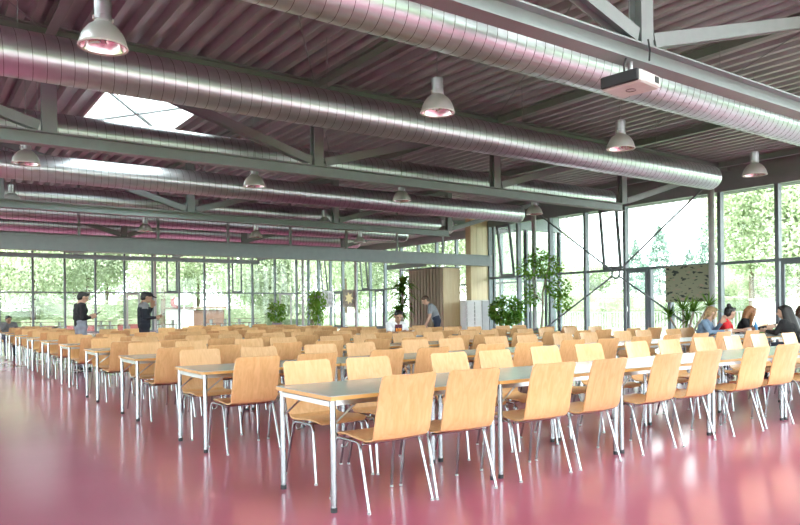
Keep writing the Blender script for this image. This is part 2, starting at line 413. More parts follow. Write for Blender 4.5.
# ================================================================== ROOF STRUCTURE
TY = [4.45, 11.53, 18.75, 25.95, 34.8]
TN = ['first', 'second', 'third', 'fourth', 'fifth', 'sixth']
NODE = [1.73 + 4.55 * k for k in range(-4, 4)]
CB = 3.77
for i, ty in enumerate(TY):
    g = empty('roof_truss', (0, ty, 0), 0, {0: 'grey steel roof truss that carries the projector', 1: 'grey steel roof truss in front of the rooflight',
              2: 'grey steel roof truss just above the long deep beam', 3: 'grey steel roof truss behind the long deep beam'}.get(i, 'grey steel roof truss deep in the hall behind the long beam'), 'truss', 'parallel steel roof trusses')
    x0, x1 = NODE[0], NODE[-1]
    bx = MB(); bx.prism(ibeam(.20, .20), (x0, 0, CB + .1), (x1, 0, CB + .1)); bx.build('bottom_chord', M['steel'], g)
    MB().prism(ibeam(.20, .20), (XW + .1, 0, DECK - .105), (XE - .1 if ty < YJ else XF - .1, 0, DECK - .105)).build('top_chord', M['steel'], g)
    pm = None
    for k, nx in enumerate(NODE):
        if pm is None:
            pm = MB().prism(ibeam(.20, .16, .014, .01), (0, 0, CB + .2), (0, 0, DECK - .205), up=(0, 1, 0)).mesh('post', M['steel'])
        link('post', pm, g, (nx, 0, 0))
    za, zb = CB + .22, DECK - .26
    for k, nx in enumerate(NODE):
        xr, xl = nx + 4.55, nx - 4.55
        if nx >= 6.2: MB().prism(ibeam(.15, .15, .012, .009), (nx + .14, 0, za + .06), (min(xr - .1, 19.9), 0, zb), up=(0, 1, 0)).build('diagonal', M['steel'], g)
        if nx <= 6.4: MB().prism(ibeam(.15, .15, .012, .009), (nx - .14, 0, za + .06), (max(xl + .1, XW + .4), 0, zb), up=(0, 1, 0)).build('diagonal', M['steel'], g)
PUR = sorted(NODE + [NODE[-1] + 4.45, NODE[0] - 4.3], reverse=True)
ORDS = ['first', 'second', 'third', 'fourth', 'fifth', 'sixth', 'seventh', 'eighth', 'ninth', 'tenth']
for k, nx in enumerate(PUR):
    for j in range(len(TY) - 1):
        o = MB().prism(ibeam(.14, .18, .014, .01), (nx, TY[j] + .115, DECK - .095), (nx, TY[j + 1] - .115, DECK - .095)).build('roof_purlin', M['steel'])
        tag(o, 'dark purlin between the %s and %s truss, %s from the terrace glazing' % (TN[j], TN[j + 1], ORDS[k]), 'beam', 'purlins of truss bay %d' % (j + 1))
# diagonal roof rods between purlin nodes
for j in range(3):
    for k in (3, 4, 5, 6):
        o = MB().tube([(NODE[k] + .12, TY[j] + .2, DECK - .10), (NODE[k] + 4.4, TY[j + 1] - .2, DECK - .10)], .012, 6).build('bracing_rod', M['steel'])
        tag(o, 'thin bracing rod between the %s and %s truss, %s from the terrace glazing' % (TN[j], TN[j + 1], ORDS[6 - k]), 'rod', 'roof bracing rods of bay %d' % (j + 1))

# columns at the truss ends
def column(x, y, z1, label, r=.09, mat='steel_light'):
    g = empty('steel_column', (x, y, 0), 0, label, 'column')
    MB().lathe([(r, .02), (r, z1 - .02)], 20, closed=True).build('shaft', M[mat], g, True)
    MB().box((0, 0, .01), (.34, .34, .02)).build('base_plate', M['steel'], g)
    MB().box((0, 0, z1 - .01), (.26, .26, .02)).build('cap_plate', M['steel'], g)
CT = DECK - .205
column(19.6, TY[1], CT, 'round light grey steel column at the right edge of the mural')
column(19.6, TY[2], CT, 'round light grey steel column beside the tall indoor tree')
column(19.6, TY[0], CT, 'round light grey steel column at the end of the truss with the projector')
column(13.35, YN - .35, DECK, 'slim round column standing at the garden glazing behind the capped man', .085)
column(24.3, YN - .4, DECK, 'round pale column in the corner beside the hanging plant', .10)
column(24.5, at_x(356, 24.5), DECK, 'round pale column between the two hanging posters', .10)

# cross brace between the two columns
ya, yb = TY[1], TY[2]; yc = (ya + yb) / 2 - .15; bxx = 19.6
ring = empty('cross_brace', (bxx, yc, 2.38), 0, 'thin steel rod cross brace with a central ring between two columns', 'brace')
MB().tube([(0, .16 * math.cos(a), .16 * math.sin(a)) for a in [2 * math.pi * k / 20 for k in range(21)]], .032, 6).build('ring', M['frame'], ring)
for (yy, zz) in ((ya + .14, 4.9), (yb - .14, 4.9), (ya + .14, .25), (yb - .14, .25)):
    d = Vector((0, yy - yc, zz - 2.38)); u = d.normalized()
    MB().tube([u * .15, d], .03, 6).build('rod', M['frame'], ring)
    MB().tube([u * .22, u * .42], .026, 8).build('turnbuckle', M['frame'], ring)

# ducts
DZ, DR = 4.42, .29
ducts = [(6.0, 17.0, 'large spiral seam ventilation duct right behind the projector truss'),
         (9.55, 16.2, 'large spiral seam ventilation duct passing in front of the rooflight'),
         (13.2, 16.9, 'spiral seam ventilation duct right behind the second truss under the rooflight'),
         (16.8, 16.8, 'spiral seam ventilation duct between the rooflight and the third truss'),
         (20.75, 17.0, 'spiral seam ventilation duct right behind the third truss'),
         (24.0, 17.2, 'spiral seam ventilation duct above the long deep beam'),
         (27.5, 17.0, 'spiral seam ventilation duct behind the long deep beam and fourth truss'),
         (31.2, 17.0, 'spiral seam ventilation duct deepest in the hall above the garden end')]
dx0 = -15.2; LEN = 16.6 - dx0
cyl = MB(); nn = 40
cyl.tube([(0, 0, 0), (LEN, 0, 0)], DR, nn, cap=False); cyl_me = cyl.mesh('tube', M['duct'], True)
cap = MB(); pr = [(DR, 0), (DR, .02), (DR * .93, .07), (DR * .78, .10), (0.001, .115)]
vs = []
for r, z in pr:
    for k in range(nn): vs.append((z, r * math.cos(2 * math.pi * k / nn), r * math.sin(2 * math.pi * k / nn)))
cap.add(vs, [(i * nn + k, i * nn + (k + 1) % nn, (i + 1) * nn + (k + 1) % nn, (i + 1) * nn + k) for i in range(len(pr) - 1) for k in range(nn)])
cap_me = cap.mesh('end_cap', M['duct'], True)
hel = MB(); pitch = .155; stp = 24; tot = int(LEN / pitch * stp)
vs = []; 
for q in range(tot + 1):
    a = 2 * math.pi * q / stp; x = q * pitch / stp
    for dx, dr in ((-.005, -.004), (-.003, .003), (.003, .003), (.005, -.004)):
        vs.append((x + dx, (DR + dr) * math.cos(a), (DR + dr) * math.sin(a)))
fs = []
for q in range(tot):
    for e in range(3): fs.append((q * 4 + e, q * 4 + e + 1, q * 4 + 4 + e + 1, q * 4 + 4 + e))
hel.add(vs, fs); hel_me = hel.mesh('spiral_seam', M['seam'])
for i, (y, xe, lab) in enumerate(ducts):
    g = empty('air_duct', (xe - LEN, y, DZ), 0, lab, 'duct', 'parallel ventilation ducts')
    link('tube', cyl_me, g); link('spiral_seam', hel_me, g); link('end_cap', cap_me, g, (LEN, 0, 0))
    for k in range(7):
        xx = LEN - 2.2 - 4.3 * k
        if xx > 0:
            MB().tube([(xx, 0, DR - .005), (xx, 0, DECK - DZ - .0)], .006, 5).build('hanger_wire', M['steel'], g)

# long deep beam with struts
BY = 22.0
g = empty('deep_beam', (0, BY, 0), 0, 'long deep grey beam on thin hanger struts spanning the hall', 'beam')
zb0, zb1 = 1.255 + .0818 * BY, 1.255 + .1008 * BY
MB().box2((XW + .5, -.12, zb0 + .03), (20.3, .12, zb1)).build('beam_body', M['steel'], g)
MB().box2((XW + .5, -.16, zb1), (20.3, .16, zb1 + .03)).build('top_flange', M['steel'], g)
MB().box2((XW + .5, -.16, zb0), (20.3, .16, zb0 + .03)).build('bottom_flange', M['steel'], g)
for k in range(-8, 8):
    x = .1846 * BY + .1035 * BY * k
    if XW + 1 < x < 20: MB().box((x, 0, (zb1 + .03 + DECK) / 2), (.07, .07, DECK - zb1 - .03)).build('strut', M['steel'], g)

# timber pier beside the east glazing
g = empty('timber_pier', (20.02, 22.5, 0), 0, 'pale timber clad pier at the end of the long deep beam', 'pier')
for k in range(3):
    MB().box((-.34 + .34 * k, 0, DECK / 2), (.336, .34, DECK)).build('board', M['ply_pale'], g)

# slatted kiosk
kx, ky, kz = 18.3, 22.75, 2.98
g = empty('slatted_kiosk', (kx, ky, 0), 0, 'tall kiosk with brown slatted side and pale plywood end below the beam', 'kiosk')
MB().box2((.03, .02, 0), (.95, 2.42, kz)).build('core', M['slat_gap'], g)
sm = MB().box((0, 0, kz / 2), (.05, .155, kz)).mesh('slat', M['slat'])
for k in range(11): link('slat', sm, g, (.0, .10 + .222 * k, 0))
for k in range(2): MB().box2((.03 + .46 * k, -.01, 0), (.485 + .46 * k, .018, kz)).build('panel', M['ply_pale'], g)
MB().box2((-.4, -.2, kz + .005), (1.0, 2.6, kz + .03)).build('top_board', M['steel'], g)
g2 = tag(MB().box2((17.4, 22.9, kz + .04), (17.55, 25.6, kz + .24)).build('short_beam', M['steel']), 'short grey beam above the slatted kiosk', 'beam')

# white cabinet with three bays
g = empty('pigeonhole_cabinet', (18.75, 21.75, 0), 0, 'white cabinet of shallow trays in front of the timber pier', 'cabinet')
MB().box2((0, .06, 0), (1.28, .42, 1.60)).build('body', M['white'], g)
for b in range(3):
    for k in range(9):
        if b < 2: MB().box2((.03 + .43 * b, .0, .08 + .165 * k), (.40 + .43 * b, .06, .20 + .165 * k)).build('tray', M['white'], g)
MB().box2((.88, .02, .05), (1.26, .06, 1.57)).build('door', M['frame_light'], g)

# hanging poster boards
def poster(px, Y, w, z0, z1, mat, label, fig=False):
    x = at_y(px, Y)
    g = empty('hanging_poster', (x, Y, z0), 0, label, 'poster')
    MB().box((0, 0, (z1 - z0) / 2), (w, .02, z1 - z0)).build('board', M[mat], g)
    for s_ in (-1, 1): MB().tube([(s_ * w * .4, 0, z1 - z0), (s_ * w * .4, 0, DECK - z0)], .005, 5).build('cord', M['steel'], g)
    if fig:
        f = MB(); h = z1 - z0
        pts = []
        for k in range(14):
            a = 2 * math.pi * k / 14; rr = (.36 if k % 2 else .2) * w
            pts.append((rr * math.cos(a), rr * 1.25 * math.sin(a)))
        f.prism(pts, (0, -.011, h / 2), (0, -.016, h / 2)); f.build('motif', M['poster_yellow'], g)
poster(325.5, 43.5, 1.25, 1.45, 2.62, 'poster_grey', 'grey abstract poster hanging beside the trailing plant')
poster(349, 39.8, .95, 1.45, 2.62, 'poster_dark', 'dark poster with a pale yellow star shape hanging by the column', True)

# mural panel between brace and column
y0, y1 = at_x(711, 19.85), at_x(666, 19.85)
g = empty('mural_panel', (19.85, (y0 + y1) / 2, 0), 0, 'wide mural panel in mottled olive and brown hung beside the column', 'mural')
MB().box2((-.02, -(y1 - y0) / 2, 1.38), (.02, (y1 - y0) / 2, 2.52)).build('panel', M['mural'], g)
for s_ in (-1, 1): MB().tube([(0, s_ * .5, 2.52), (0, s_ * .5, DECK)], .005, 5).build('cord', M['steel'], g)

# ================================================================== PENDANT LAMPS
def make_lamp():
    g = empty('pendant_lamp', (0, 0, 0), 0, 'x', 'lamp', 'bell pendant lamps')
    MB().lathe([(.213, 0), (.216, .01), (.210, .03), (.194, .085), (.166, .14), (.130, .185), (.09, .215), (.075, .225), (.075, .247)], 28).build('shade', M['lamp_shade'], g, True)
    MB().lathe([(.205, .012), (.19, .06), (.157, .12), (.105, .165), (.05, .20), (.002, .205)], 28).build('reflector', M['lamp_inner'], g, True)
    t = MB(); t.tube([(0.211 * math.cos(2 * math.pi * k / 28), .211 * math.sin(2 * math.pi * k / 28), .004) for k in range(29)], .009, 6, False); t.build('rim', M['white'], g, True)
    MB().lathe([(.080, .245), (.080, .28), (.074, .285), (.076, .43), (.06, .44)], 20, closed=True).build('housing', M['alu'], g, True)
    MB().lathe([(.001, .03), (.022, .045), (.032, .09), (.022, .14), (.018, .19)], 12).build('bulb', M['lamp_bulb'], g, True)
    for s_ in (-1, 1): MB().box((s_ * .08, 0, .26), (.02, .03, .035)).build('clip', M['white'], g)
    MB().tube([(0, 0, .44), (0, 0, DECK - 3.69 + .13)], .006, 5).build('cable', M['steel'], g)
    return g
lamp0 = make_lamp(); first = True
rows_l = [(6.75, (1.47, 5.38, 8.98, 12.95), 'pendant lamp hanging between the first two ducts'),
          (12.70, (1.56, 5.52, 9.06, 13.3), 'pendant lamp hanging just behind the second truss'),
          (19.3, (2.05, 6.62, 10.75, 15.6), 'pendant lamp hanging right behind the third truss'),
          (21.45, (1.6, 5.8, 9.36, 13.4), 'pendant lamp before the long deep beam')]
for ly, xs, lab in rows_l:
    for li, x in enumerate(xs):
        o = lamp0 if first else copy_tree(lamp0); first = False
        LZ = 3.98 if ly == 19.3 else 3.69; o.location = (x, ly, LZ); o['label'] = 'grey bell ' + lab + ', %s from the terrace glazing' % ORDS[len(xs) - 1 - li]; o['group'] = 'lamps: ' + lab

# ================================================================== PROJECTOR
g = empty('projector', (6.07, TY[0] - .02, 3.475), R(6), 'white ceiling projector with dark front hanging under the truss', 'projector')
MB().bbox((0, 0, .07), (.40, .44, .13), .015).build('body', M['proj_white'], g)
MB().bbox((-.215, 0, .075), (.04, .42, .12), .01).build('front', M['proj_dark'], g)
MB().box((.11, -.226, .075), (.07, .012, .06)).build('socket', M['proj_dark'], g)
MB().box((0.0, -.222, .07), (.30, .006, .09)).build('grille', M['proj_white'], g)
MB().lathe([(.05, 0), (.05, .03), (.04, .03)], 16, (0, 0, 0)).build('lens_ring', M['proj_dark'], g)
MB().box((0, 0, .16), (.16, .16, .03)).build('mount_plate', M['alu'], g)
MB().tube([(0, 0, .17), (0, 0, .31)], .025, 10).build('mount_pole', M['alu'], g)
MB().tube([(-.12, 0, .14), (-.16, -.02, .22), (-.14, -.03, .29), (-.08, 0, .315)], .01, 6).build('cable', M['rubber'], g)
MB().tube([(.16, -.12, .31), (.165, -.125, .42), (.15, -.115, .53)], .01, 6).build('cable', M['rubber'], g)

# ================================================================== TABLES AND CHAIRS
TL, TW, TH = 1.405, .78, .725
def make_table(detail):
    g = empty('dining_table', (0, 0, 0), 0, 'x', 'table')
    MB().box((TL / 2, 0, TH - .0025), (TL - .006, TW - .006, .005)).build('tabletop', M['laminate'], g)
    eb = MB(); eb.box((TL / 2, 0, TH - .017), (TL, TW, .024)); eb.build('edge_band', M['beech_edge'], g)
    for sx in (.035, TL - .035):
        for sy in (-1, 1):
            q = MB().tube([(0, 0, .03), (0, 0, TH - .03)], .019, 12 if detail else 8).build('leg', M['chrome'], g, True)
            q.location = (sx, sy * (TW / 2 - .035), 0)
            if detail: MB().lathe([(.021, 0), (.021, .03)], 12, closed=True).build('foot', M['rubber'], q)
    for sx in (.035, TL - .035):
        MB().box((sx, 0, TH - .055), (.03, TW - .11, .03)).build('end_rail', M['alu'], g)
    for sy in (-1, 1):
        MB().box((TL / 2, sy * (TW / 2 - .05), TH - .05), (TL - .12, .025, .03)).build('side_rail', M['alu'], g)
    if detail:
        for sx, d in ((.035, 1), (TL - .035, -1)):
            for sy in (-1, 1):
                MB().tube([(sx, sy * (TW / 2 - .06), TH - .2), (sx + d * .2, sy * (TW / 2 - .06), TH - .05)], .007, 6).build('fold_brace', M['alu'], g)
    return g

def shell_profile():
    # (y, z) along the plywood shell from the front edge of the seat to the top of the back
    return [(.215, .425), (.20, .441), (.165, .449), (.08, .447), (0, .440), (-.08, .434), (-.145, .430), (-.19, .434), (-.224, .450), (-.246, .485),
            (-.259, .54), (-.273, .62), (-.291, .695), (-.311, .77), (-.331, .834), (-.337, .853)]
def shell_mesh(name, i0, i1):
    pr = shell_profile(); T = .011; mb = MB(); NX = 8; n = i1 - i0 + 1
    def halfw(i):
        t = i / (len(pr) - 1)
        w = .205 + .018 * math.sin(math.pi * min(1, t * 1.6)) if t < .6 else .223 - .012 * (t - .6) / .4
        if i == 0: w -= .02
        if i == len(pr) - 1: w -= .022
        if i == len(pr) - 2: w -= .002
        return w
    top = []; bot = []
    for i in range(i0, i1 + 1):
        y, z = pr[i]
        a = pr[max(0, i - 1)]; b = pr[min(len(pr) - 1, i + 1)]
        ty, tz = b[0] - a[0], b[1] - a[1]; l = math.hypot(ty, tz); ny, nz = tz / l, -ty / l
        for k in range(NX + 1):
            u = -1 + 2 * k / NX; dish = (.014 * u * u if i > 8 else .008 * u * u * (1 if i > 2 else .3))
            x = u * halfw(i)
            top.append((x, y + ny * dish, z + nz * dish)); bot.append((x, y + ny * (dish - T), z + nz * (dish - T)))
    N = NX + 1; off = len(top); fs = []
    for i in range(n - 1):
        for k in range(NX):
            a = i * N + k
            fs.append((a, a + 1, a + N + 1, a + N)); fs.append((off + a, off + a + N, off + a + N + 1, off + a + 1))
        for k in (0, NX):
            a = i * N + k; fs.append((a, a + N, off + a + N, off + a))
    for i in (0, n - 1):
        for k in range(NX):
            a = i * N + k; fs.append((a, a + 1, off + a + 1, off + a))
    mb.add(top + bot, fs)
    return mb.mesh(name, M['beech'], True)
def arc(p, q, r_, n=4): return [p.lerp(q, k / n) for k in range(n + 1)]
def leg_path(s, front):
    if front: return [(s * .232, .10, .418), (s * .235, .145, .417), (s * .238, .168, .400), (s * .240, .176, .37), (s * .250, .225, .012)]
    return [(s * .232, -.04, .418), (s * .235, -.085, .416), (s * .238, -.108, .400), (s * .240, -.118, .37), (s * .252, -.225, .012)]
def make_chair(level):
    """level 2 near: every tube; 1 middle; 0 far"""
    g = empty('plywood_chair', (0, 0, 0), 0, 'x', 'chair')
    link('seat', shell_mesh('seat', 0, 8), g); link('backrest', shell_mesh('backrest', 8, 15), g)
    ns = 10 if level == 2 else 6
    if level >= 1:
        for s in (-1, 1):
            for fr in (True, False):
                path = leg_path(s, fr)
                q = MB().tube(path, .0098, ns).build('leg', M['chrome'], g, True)
                if level == 2: MB().tube([path[-1], (path[-1][0], path[-1][1], 0)], .0125, 8).build('foot_cap', M['frame_light'], q)
        if level == 2:
            for s in (-1, 1): MB().tube([(s * .232, .10, .418), (s * .232, -.04, .418)], .0105, ns).build('side_rail', M['chrome'], g)
            for yy in (.06, -.135): MB().tube([(-.235, yy, .413), (.235, yy, .413)], .009, 8).build('cross_bar', M['chrome'], g)
            for s in (-1, 1): MB().tube([(s * .24, .02, .405), (s * .26, .02, .38), (s * .29, .02, .38), (s * .29, .02, .40)], .005, 6).build('link_hook', M['chrome'], g)
        else:
            f = MB()
            for s in (-1, 1): f.tube([(s * .232, .10, .418), (s * .232, -.04, .418)], .0105, 6)
            for yy in (.06, -.135): f.tube([(-.235, yy, .413), (.235, yy, .413)], .009, 6)
            f.build('seat_frame', M['chrome'], g)
    else:
        f = MB()
        for s in (-1, 1):
            for fr in (True, False): f.tube(leg_path(s, fr), .0105, 5)
        f.tube([(-.235, -.135, .413), (.235, -.135, .413)], .009, 5)
        f.build('leg_frame', M['chrome'], g)
    return g
protoT = {1: make_table(True), 0: make_table(False)}
protoC = {2: make_chair(2), 1: make_chair(1), 0: make_chair(0)}
usedT = set(); usedC = set()
def place(protos, used, key, loc, rz, label, group):
    o = protos[key] if key not in used else copy_tree(protos[key]); used.add(key)
    o.location = loc; o.rotation_euler = (0, 0, rz); o['label'] = label; o['group'] = group
    return o
ORD = ['first', 'second', 'third', 'fourth', 'fifth', 'sixth', 'seventh', 'eighth', 'ninth', 'tenth', 'eleventh', 'twelfth', 'thirteenth', 'fourteenth', 'fifteenth', 'sixteenth', 'seventeenth', 'eighteenth', 'nineteenth', 'twentieth']
ROWN = ['first', 'second', 'third', 'fourth', 'fifth', 'sixth', 'seventh', 'eighth', 'ninth', 'tenth']
ROWY = [4.11, 6.39, 8.64, 10.74, 12.84, 14.94, 17.04, 19.14, 21.24, 23.34]
ROWT = [range(8), range(10), range(7), range(7), range(6), range(5), range(5), (0, 3, 4), (0,), (0,)]
rng = random.Random(5)
skip = set()     # (row, side, index) chairs left out
occupied = {(1, 1, 14), (1, 1, 15), (1, 1, 16), (1, 0, 13), (1, 1, 19), (3, 1, 8), (9, 1, 0)}
# standing men push these aside
skip |= {(1, 1, 13), (1, 0, 14), (5, 1, 1), (6, 0, 1), (5, 1, 2), (6, 0, 3), (5, 1, 3)}
chair_at = {}
for r, yc in enumerate(ROWY):
    rn = ROWN[r]
    cnt = [0, 0]
    for tn, t in enumerate(ROWT[r]):
        x = 2.10 + 1.414 * t
        det = 1 if r < 4 else 0
        end = (t == 0)
        lab = ('grey topped dining table at the open aisle end of the %s table row' % rn) if end else ('grey topped dining table, %s from the aisle in the %s table row' % (ORD[tn], rn))
        place(protoT, usedT, det, (x, yc, 0), 0, lab, ('aisle end tables' if end else 'tables of the %s row' % rn))
        for side in (0, 1):
            for c in (0, 1):
                idx = 2 * t + c
                if (r, side, idx) in skip: continue
                jx = rng.uniform(-.04, .04); jy = rng.uniform(-.05, .05); ja = R(rng.uniform(-3, 3))
                cx = x + (.37 if c == 0 else .98) + jx
                if side == 0:
                    if r == 0: cx = [2.53, 3.08, 3.84, 4.44, 5.25, 5.86, 6.67, 7.33, 8.09, 8.72, 9.5, 10.1, 10.92, 11.55, 12.33, 12.95][idx]; jy = rng.uniform(-.02, .02)
                    cy, rz = yc - .31 + jy, ja
                else:
                    cy, rz = yc + .52 + jy * 1.3, math.pi + ja
                    cx += .10 if r == 0 else .05
                if r == 1 and side == 1 and idx >= 14: cx, cy, rz = {14: 11.68, 15: 12.3, 16: 13.02, 17: 13.75, 18: 14.4, 19: 15.1}[idx], yc + .66, math.pi
                if r == 1 and side == 0 and idx == 13: cx, cy, rz = 12.2, yc - .62, 0
                if (r, side, idx) == (3, 1, 8): cx, cy, rz = 7.92, yc + .66, math.pi
                if (r, side, idx) == (9, 1, 0): cx, cy, rz = 2.42, yc + .66, math.pi
                chair_at[(r, side, idx)] = (cx, cy)
                dist = math.hypot(cx, cy)
                lv = 2 if (r < 2 and dist < 9.5) else (1 if dist < 14.5 else 0)
                occ = (r, side, idx) in occupied
                nth = ORD[cnt[side]]; cnt[side] += 1
                if occ: lb = 'beech chair with a person seated, %s from the aisle, %s table row' % (nth, rn); gp = 'occupied chairs of the %s row' % rn
                elif side == 0: lb = 'empty beech chair, %s from the aisle, %s table row, back to the red floor' % (nth, rn); gp = 'chairs along the near long side of the %s row' % rn
                else: lb = 'empty beech chair, %s from the aisle, %s table row, facing the red floor' % (nth, rn); gp = 'chairs along the far long side of the %s row' % rn
                place(protoC, usedC, lv, (cx, cy, 0), rz, lb, gp)

# ================================================================== PEOPLE
SK = plain('skin_light', (0.60, 0.36, 0.26), 0.5); SK2 = plain('skin_tan', (0.42, 0.24, 0.16), 0.5)
EYEM = plain('eye_dark', (0.03, 0.025, 0.02), 0.3); LIP = plain('lips', (0.45, 0.16, 0.14), 0.5)
def cloth(n, c): return plain(n, c, 0.85, 0, 0.12, 12)
CL = dict(black=cloth('black_knit', (0.012, 0.012, 0.014)), jean=cloth('grey_jeans', (0.28, 0.31, 0.36)), navy=cloth('dark_navy_cloth', (0.012, 0.014, 0.024)),
          grey=cloth('grey_jersey', (0.30, 0.33, 0.36)), midgrey=cloth('mid_grey_panel', (0.20, 0.20, 0.21)), white=cloth('white_jersey', (0.82, 0.82, 0.84)), red=cloth('red_jersey', (0.72, 0.025, 0.035)),
          denim=cloth('denim', (0.17, 0.25, 0.36)), dblue=cloth('dark_jeans', (0.035, 0.045, 0.08)), shoe=cloth('dark_shoes', (0.03, 0.03, 0.03)))
HAIR = dict(black=plain('black_hair', (0.012, 0.010, 0.010), 0.45, 0, .3, 40), brown=plain('brown_hair', (0.085, 0.045, 0.025), 0.5, 0, .3, 40),
            blond=plain('dark_blond_hair', (0.30, 0.19, 0.09), 0.5, 0, .3, 40), auburn=plain('auburn_hair', (0.30, 0.13, 0.05), 0.5, 0, .3, 40))
def capsule(mb, a, b, ra, rb, n=12):
    a = Vector(a); b = Vector(b); d = b - a
    if d.length < 1e-5: d = Vector((0, 0, 1e-4)); b = a + d
    u = d.normalized(); pts = []; rs = []
    for k in range(4):
        an = math.pi / 2 * (1 - k / 4); pts.append(a - u * ra * math.sin(an) * .999); rs.append(max(.001, ra * math.cos(an)))
    pts.append(a); rs.append(ra); pts.append(b); rs.append(rb)
    for k in range(1, 5):
        an = math.pi / 2 * k / 4; pts.append(b + u * rb * math.sin(an) * .999); rs.append(max(.001, rb * math.cos(an)))
    mb.tube(pts, rs, n)
def ellipsoid(mb, c, r, rot=None, n=16, m=10):
    c = Vector(c); vs = []
    for i in range(m + 1):
        th = math.pi * i / m
        for k in range(n):
            a = 2 * math.pi * k / n; s = max(.004, math.sin(th))
            v = Vector((r[0] * s * math.cos(a), r[1] * s * math.sin(a), r[2] * math.cos(th)))
            vs.append(c + (rot @ v if rot is not None else v))
    fs = [(i * n + k, i * n + (k + 1) % n, (i + 1) * n + (k + 1) % n, (i + 1) * n + k) for i in range(m) for k in range(n)]
    fs += [tuple(range(n)), tuple(reversed(range(m * n, m * n + n)))]
    mb.add(vs, fs)
def remesh(prims, name, mats, voxel, parent):
    """prims: ('c',a,b,ra,rb,mat) or ('e',c,r,rot,mat) -> ONE continuous skin, each face takes the cloth of the nearest prim"""
    mb = MB()
    for p in prims:
        if p[0] == 'c': capsule(mb, *p[1:5])
        else: ellipsoid(mb, *p[1:4])
    o = mb.build('tmp', mats[0])
    md = o.modifiers.new('r', 'REMESH'); md.mode = 'VOXEL'; md.voxel_size = voxel; md.use_smooth_shade = True
    s2 = o.modifiers.new('s', 'SMOOTH'); s2.factor = 0.5; s2.iterations = 3
    dg = bpy.context.evaluated_depsgraph_get()
    me = bpy.data.meshes.new_from_object(o.evaluated_get(dg)); me.name = name
    bpy.data.objects.remove(o)
    me.materials.clear()
    for m in mats: me.materials.append(m)
    if len(mats) > 1:
        cen = np.empty(len(me.polygons) * 3); me.polygons.foreach_get('center', cen); cen = cen.reshape(-1, 3)
        best = np.full(len(cen), 1e9); idx = np.zeros(len(cen), int)
        for p in prims:
            if p[0] == 'c':
                a = np.array(p[1]); b = np.array(p[2]); d = b - a; t = np.clip(((cen - a) @ d) / max(1e-9, d @ d), 0, 1)
                dist = np.linalg.norm(cen - (a + t[:, None] * d), axis=1) - (p[3] + (p[4] - p[3]) * t); mi = p[5]
            else:
                q = cen - np.array(p[1]); 
                if p[3] is not None: q = q @ np.array(p[3])
                r = np.array(p[2]); k = np.linalg.norm(q / r, axis=1); dist = (k - 1) * r.min(); mi = p[4]
            w = dist < best; best[w] = dist[w]; idx[w] = mi
        me.polygons.foreach_set('material_index', idx.astype(np.int32))
    me.polygons.foreach_set('use_smooth', [True] * len(me.polygons))
    return link(name, me, parent)
def hand(pr, wrist, d, side, palm_n, mat, curl=.5):
    """palm plus five fingers; d = pointing direction, palm_n = palm normal"""
    w = Vector(wrist); d = Vector(d).normalized(); pn = Vector(palm_n); pn = (pn - d * pn.dot(d)).normalized(); x = d.cross(pn).normalized() * side
    pr.append(('c', tuple(w + d * .02 + x * .018), tuple(w + d * .075 + x * .022), .019, .019, mat)); pr.append(('c', tuple(w + d * .02 - x * .018), tuple(w + d * .075 - x * .022), .019, .018, mat))
    for k, l in enumerate((.070, .078, .073, .056)):
        b = w + d * .085 + x * (.033 - .022 * k)
        m1 = b + (d + pn * curl * .5).normalized() * l * .5
        m2 = m1 + (d + pn * curl * 1.8).normalized() * l * .5
        pr.append(('c', tuple(b), tuple(m1), .0095, .009, mat)); pr.append(('c', tuple(m1), tuple(m2), .009, .0075, mat))
    b = w + d * .03 + x * .036; m1 = b + (d * .7 + x * .7 + pn * .3).normalized() * .035; m2 = m1 + (d + x * .1 + pn * .5).normalized() * .03
    pr.append(('c', tuple(b), tuple(m1), .012, .0105, mat)); pr.append(('c', tuple(m1), tuple(m2), .0105, .009, mat))
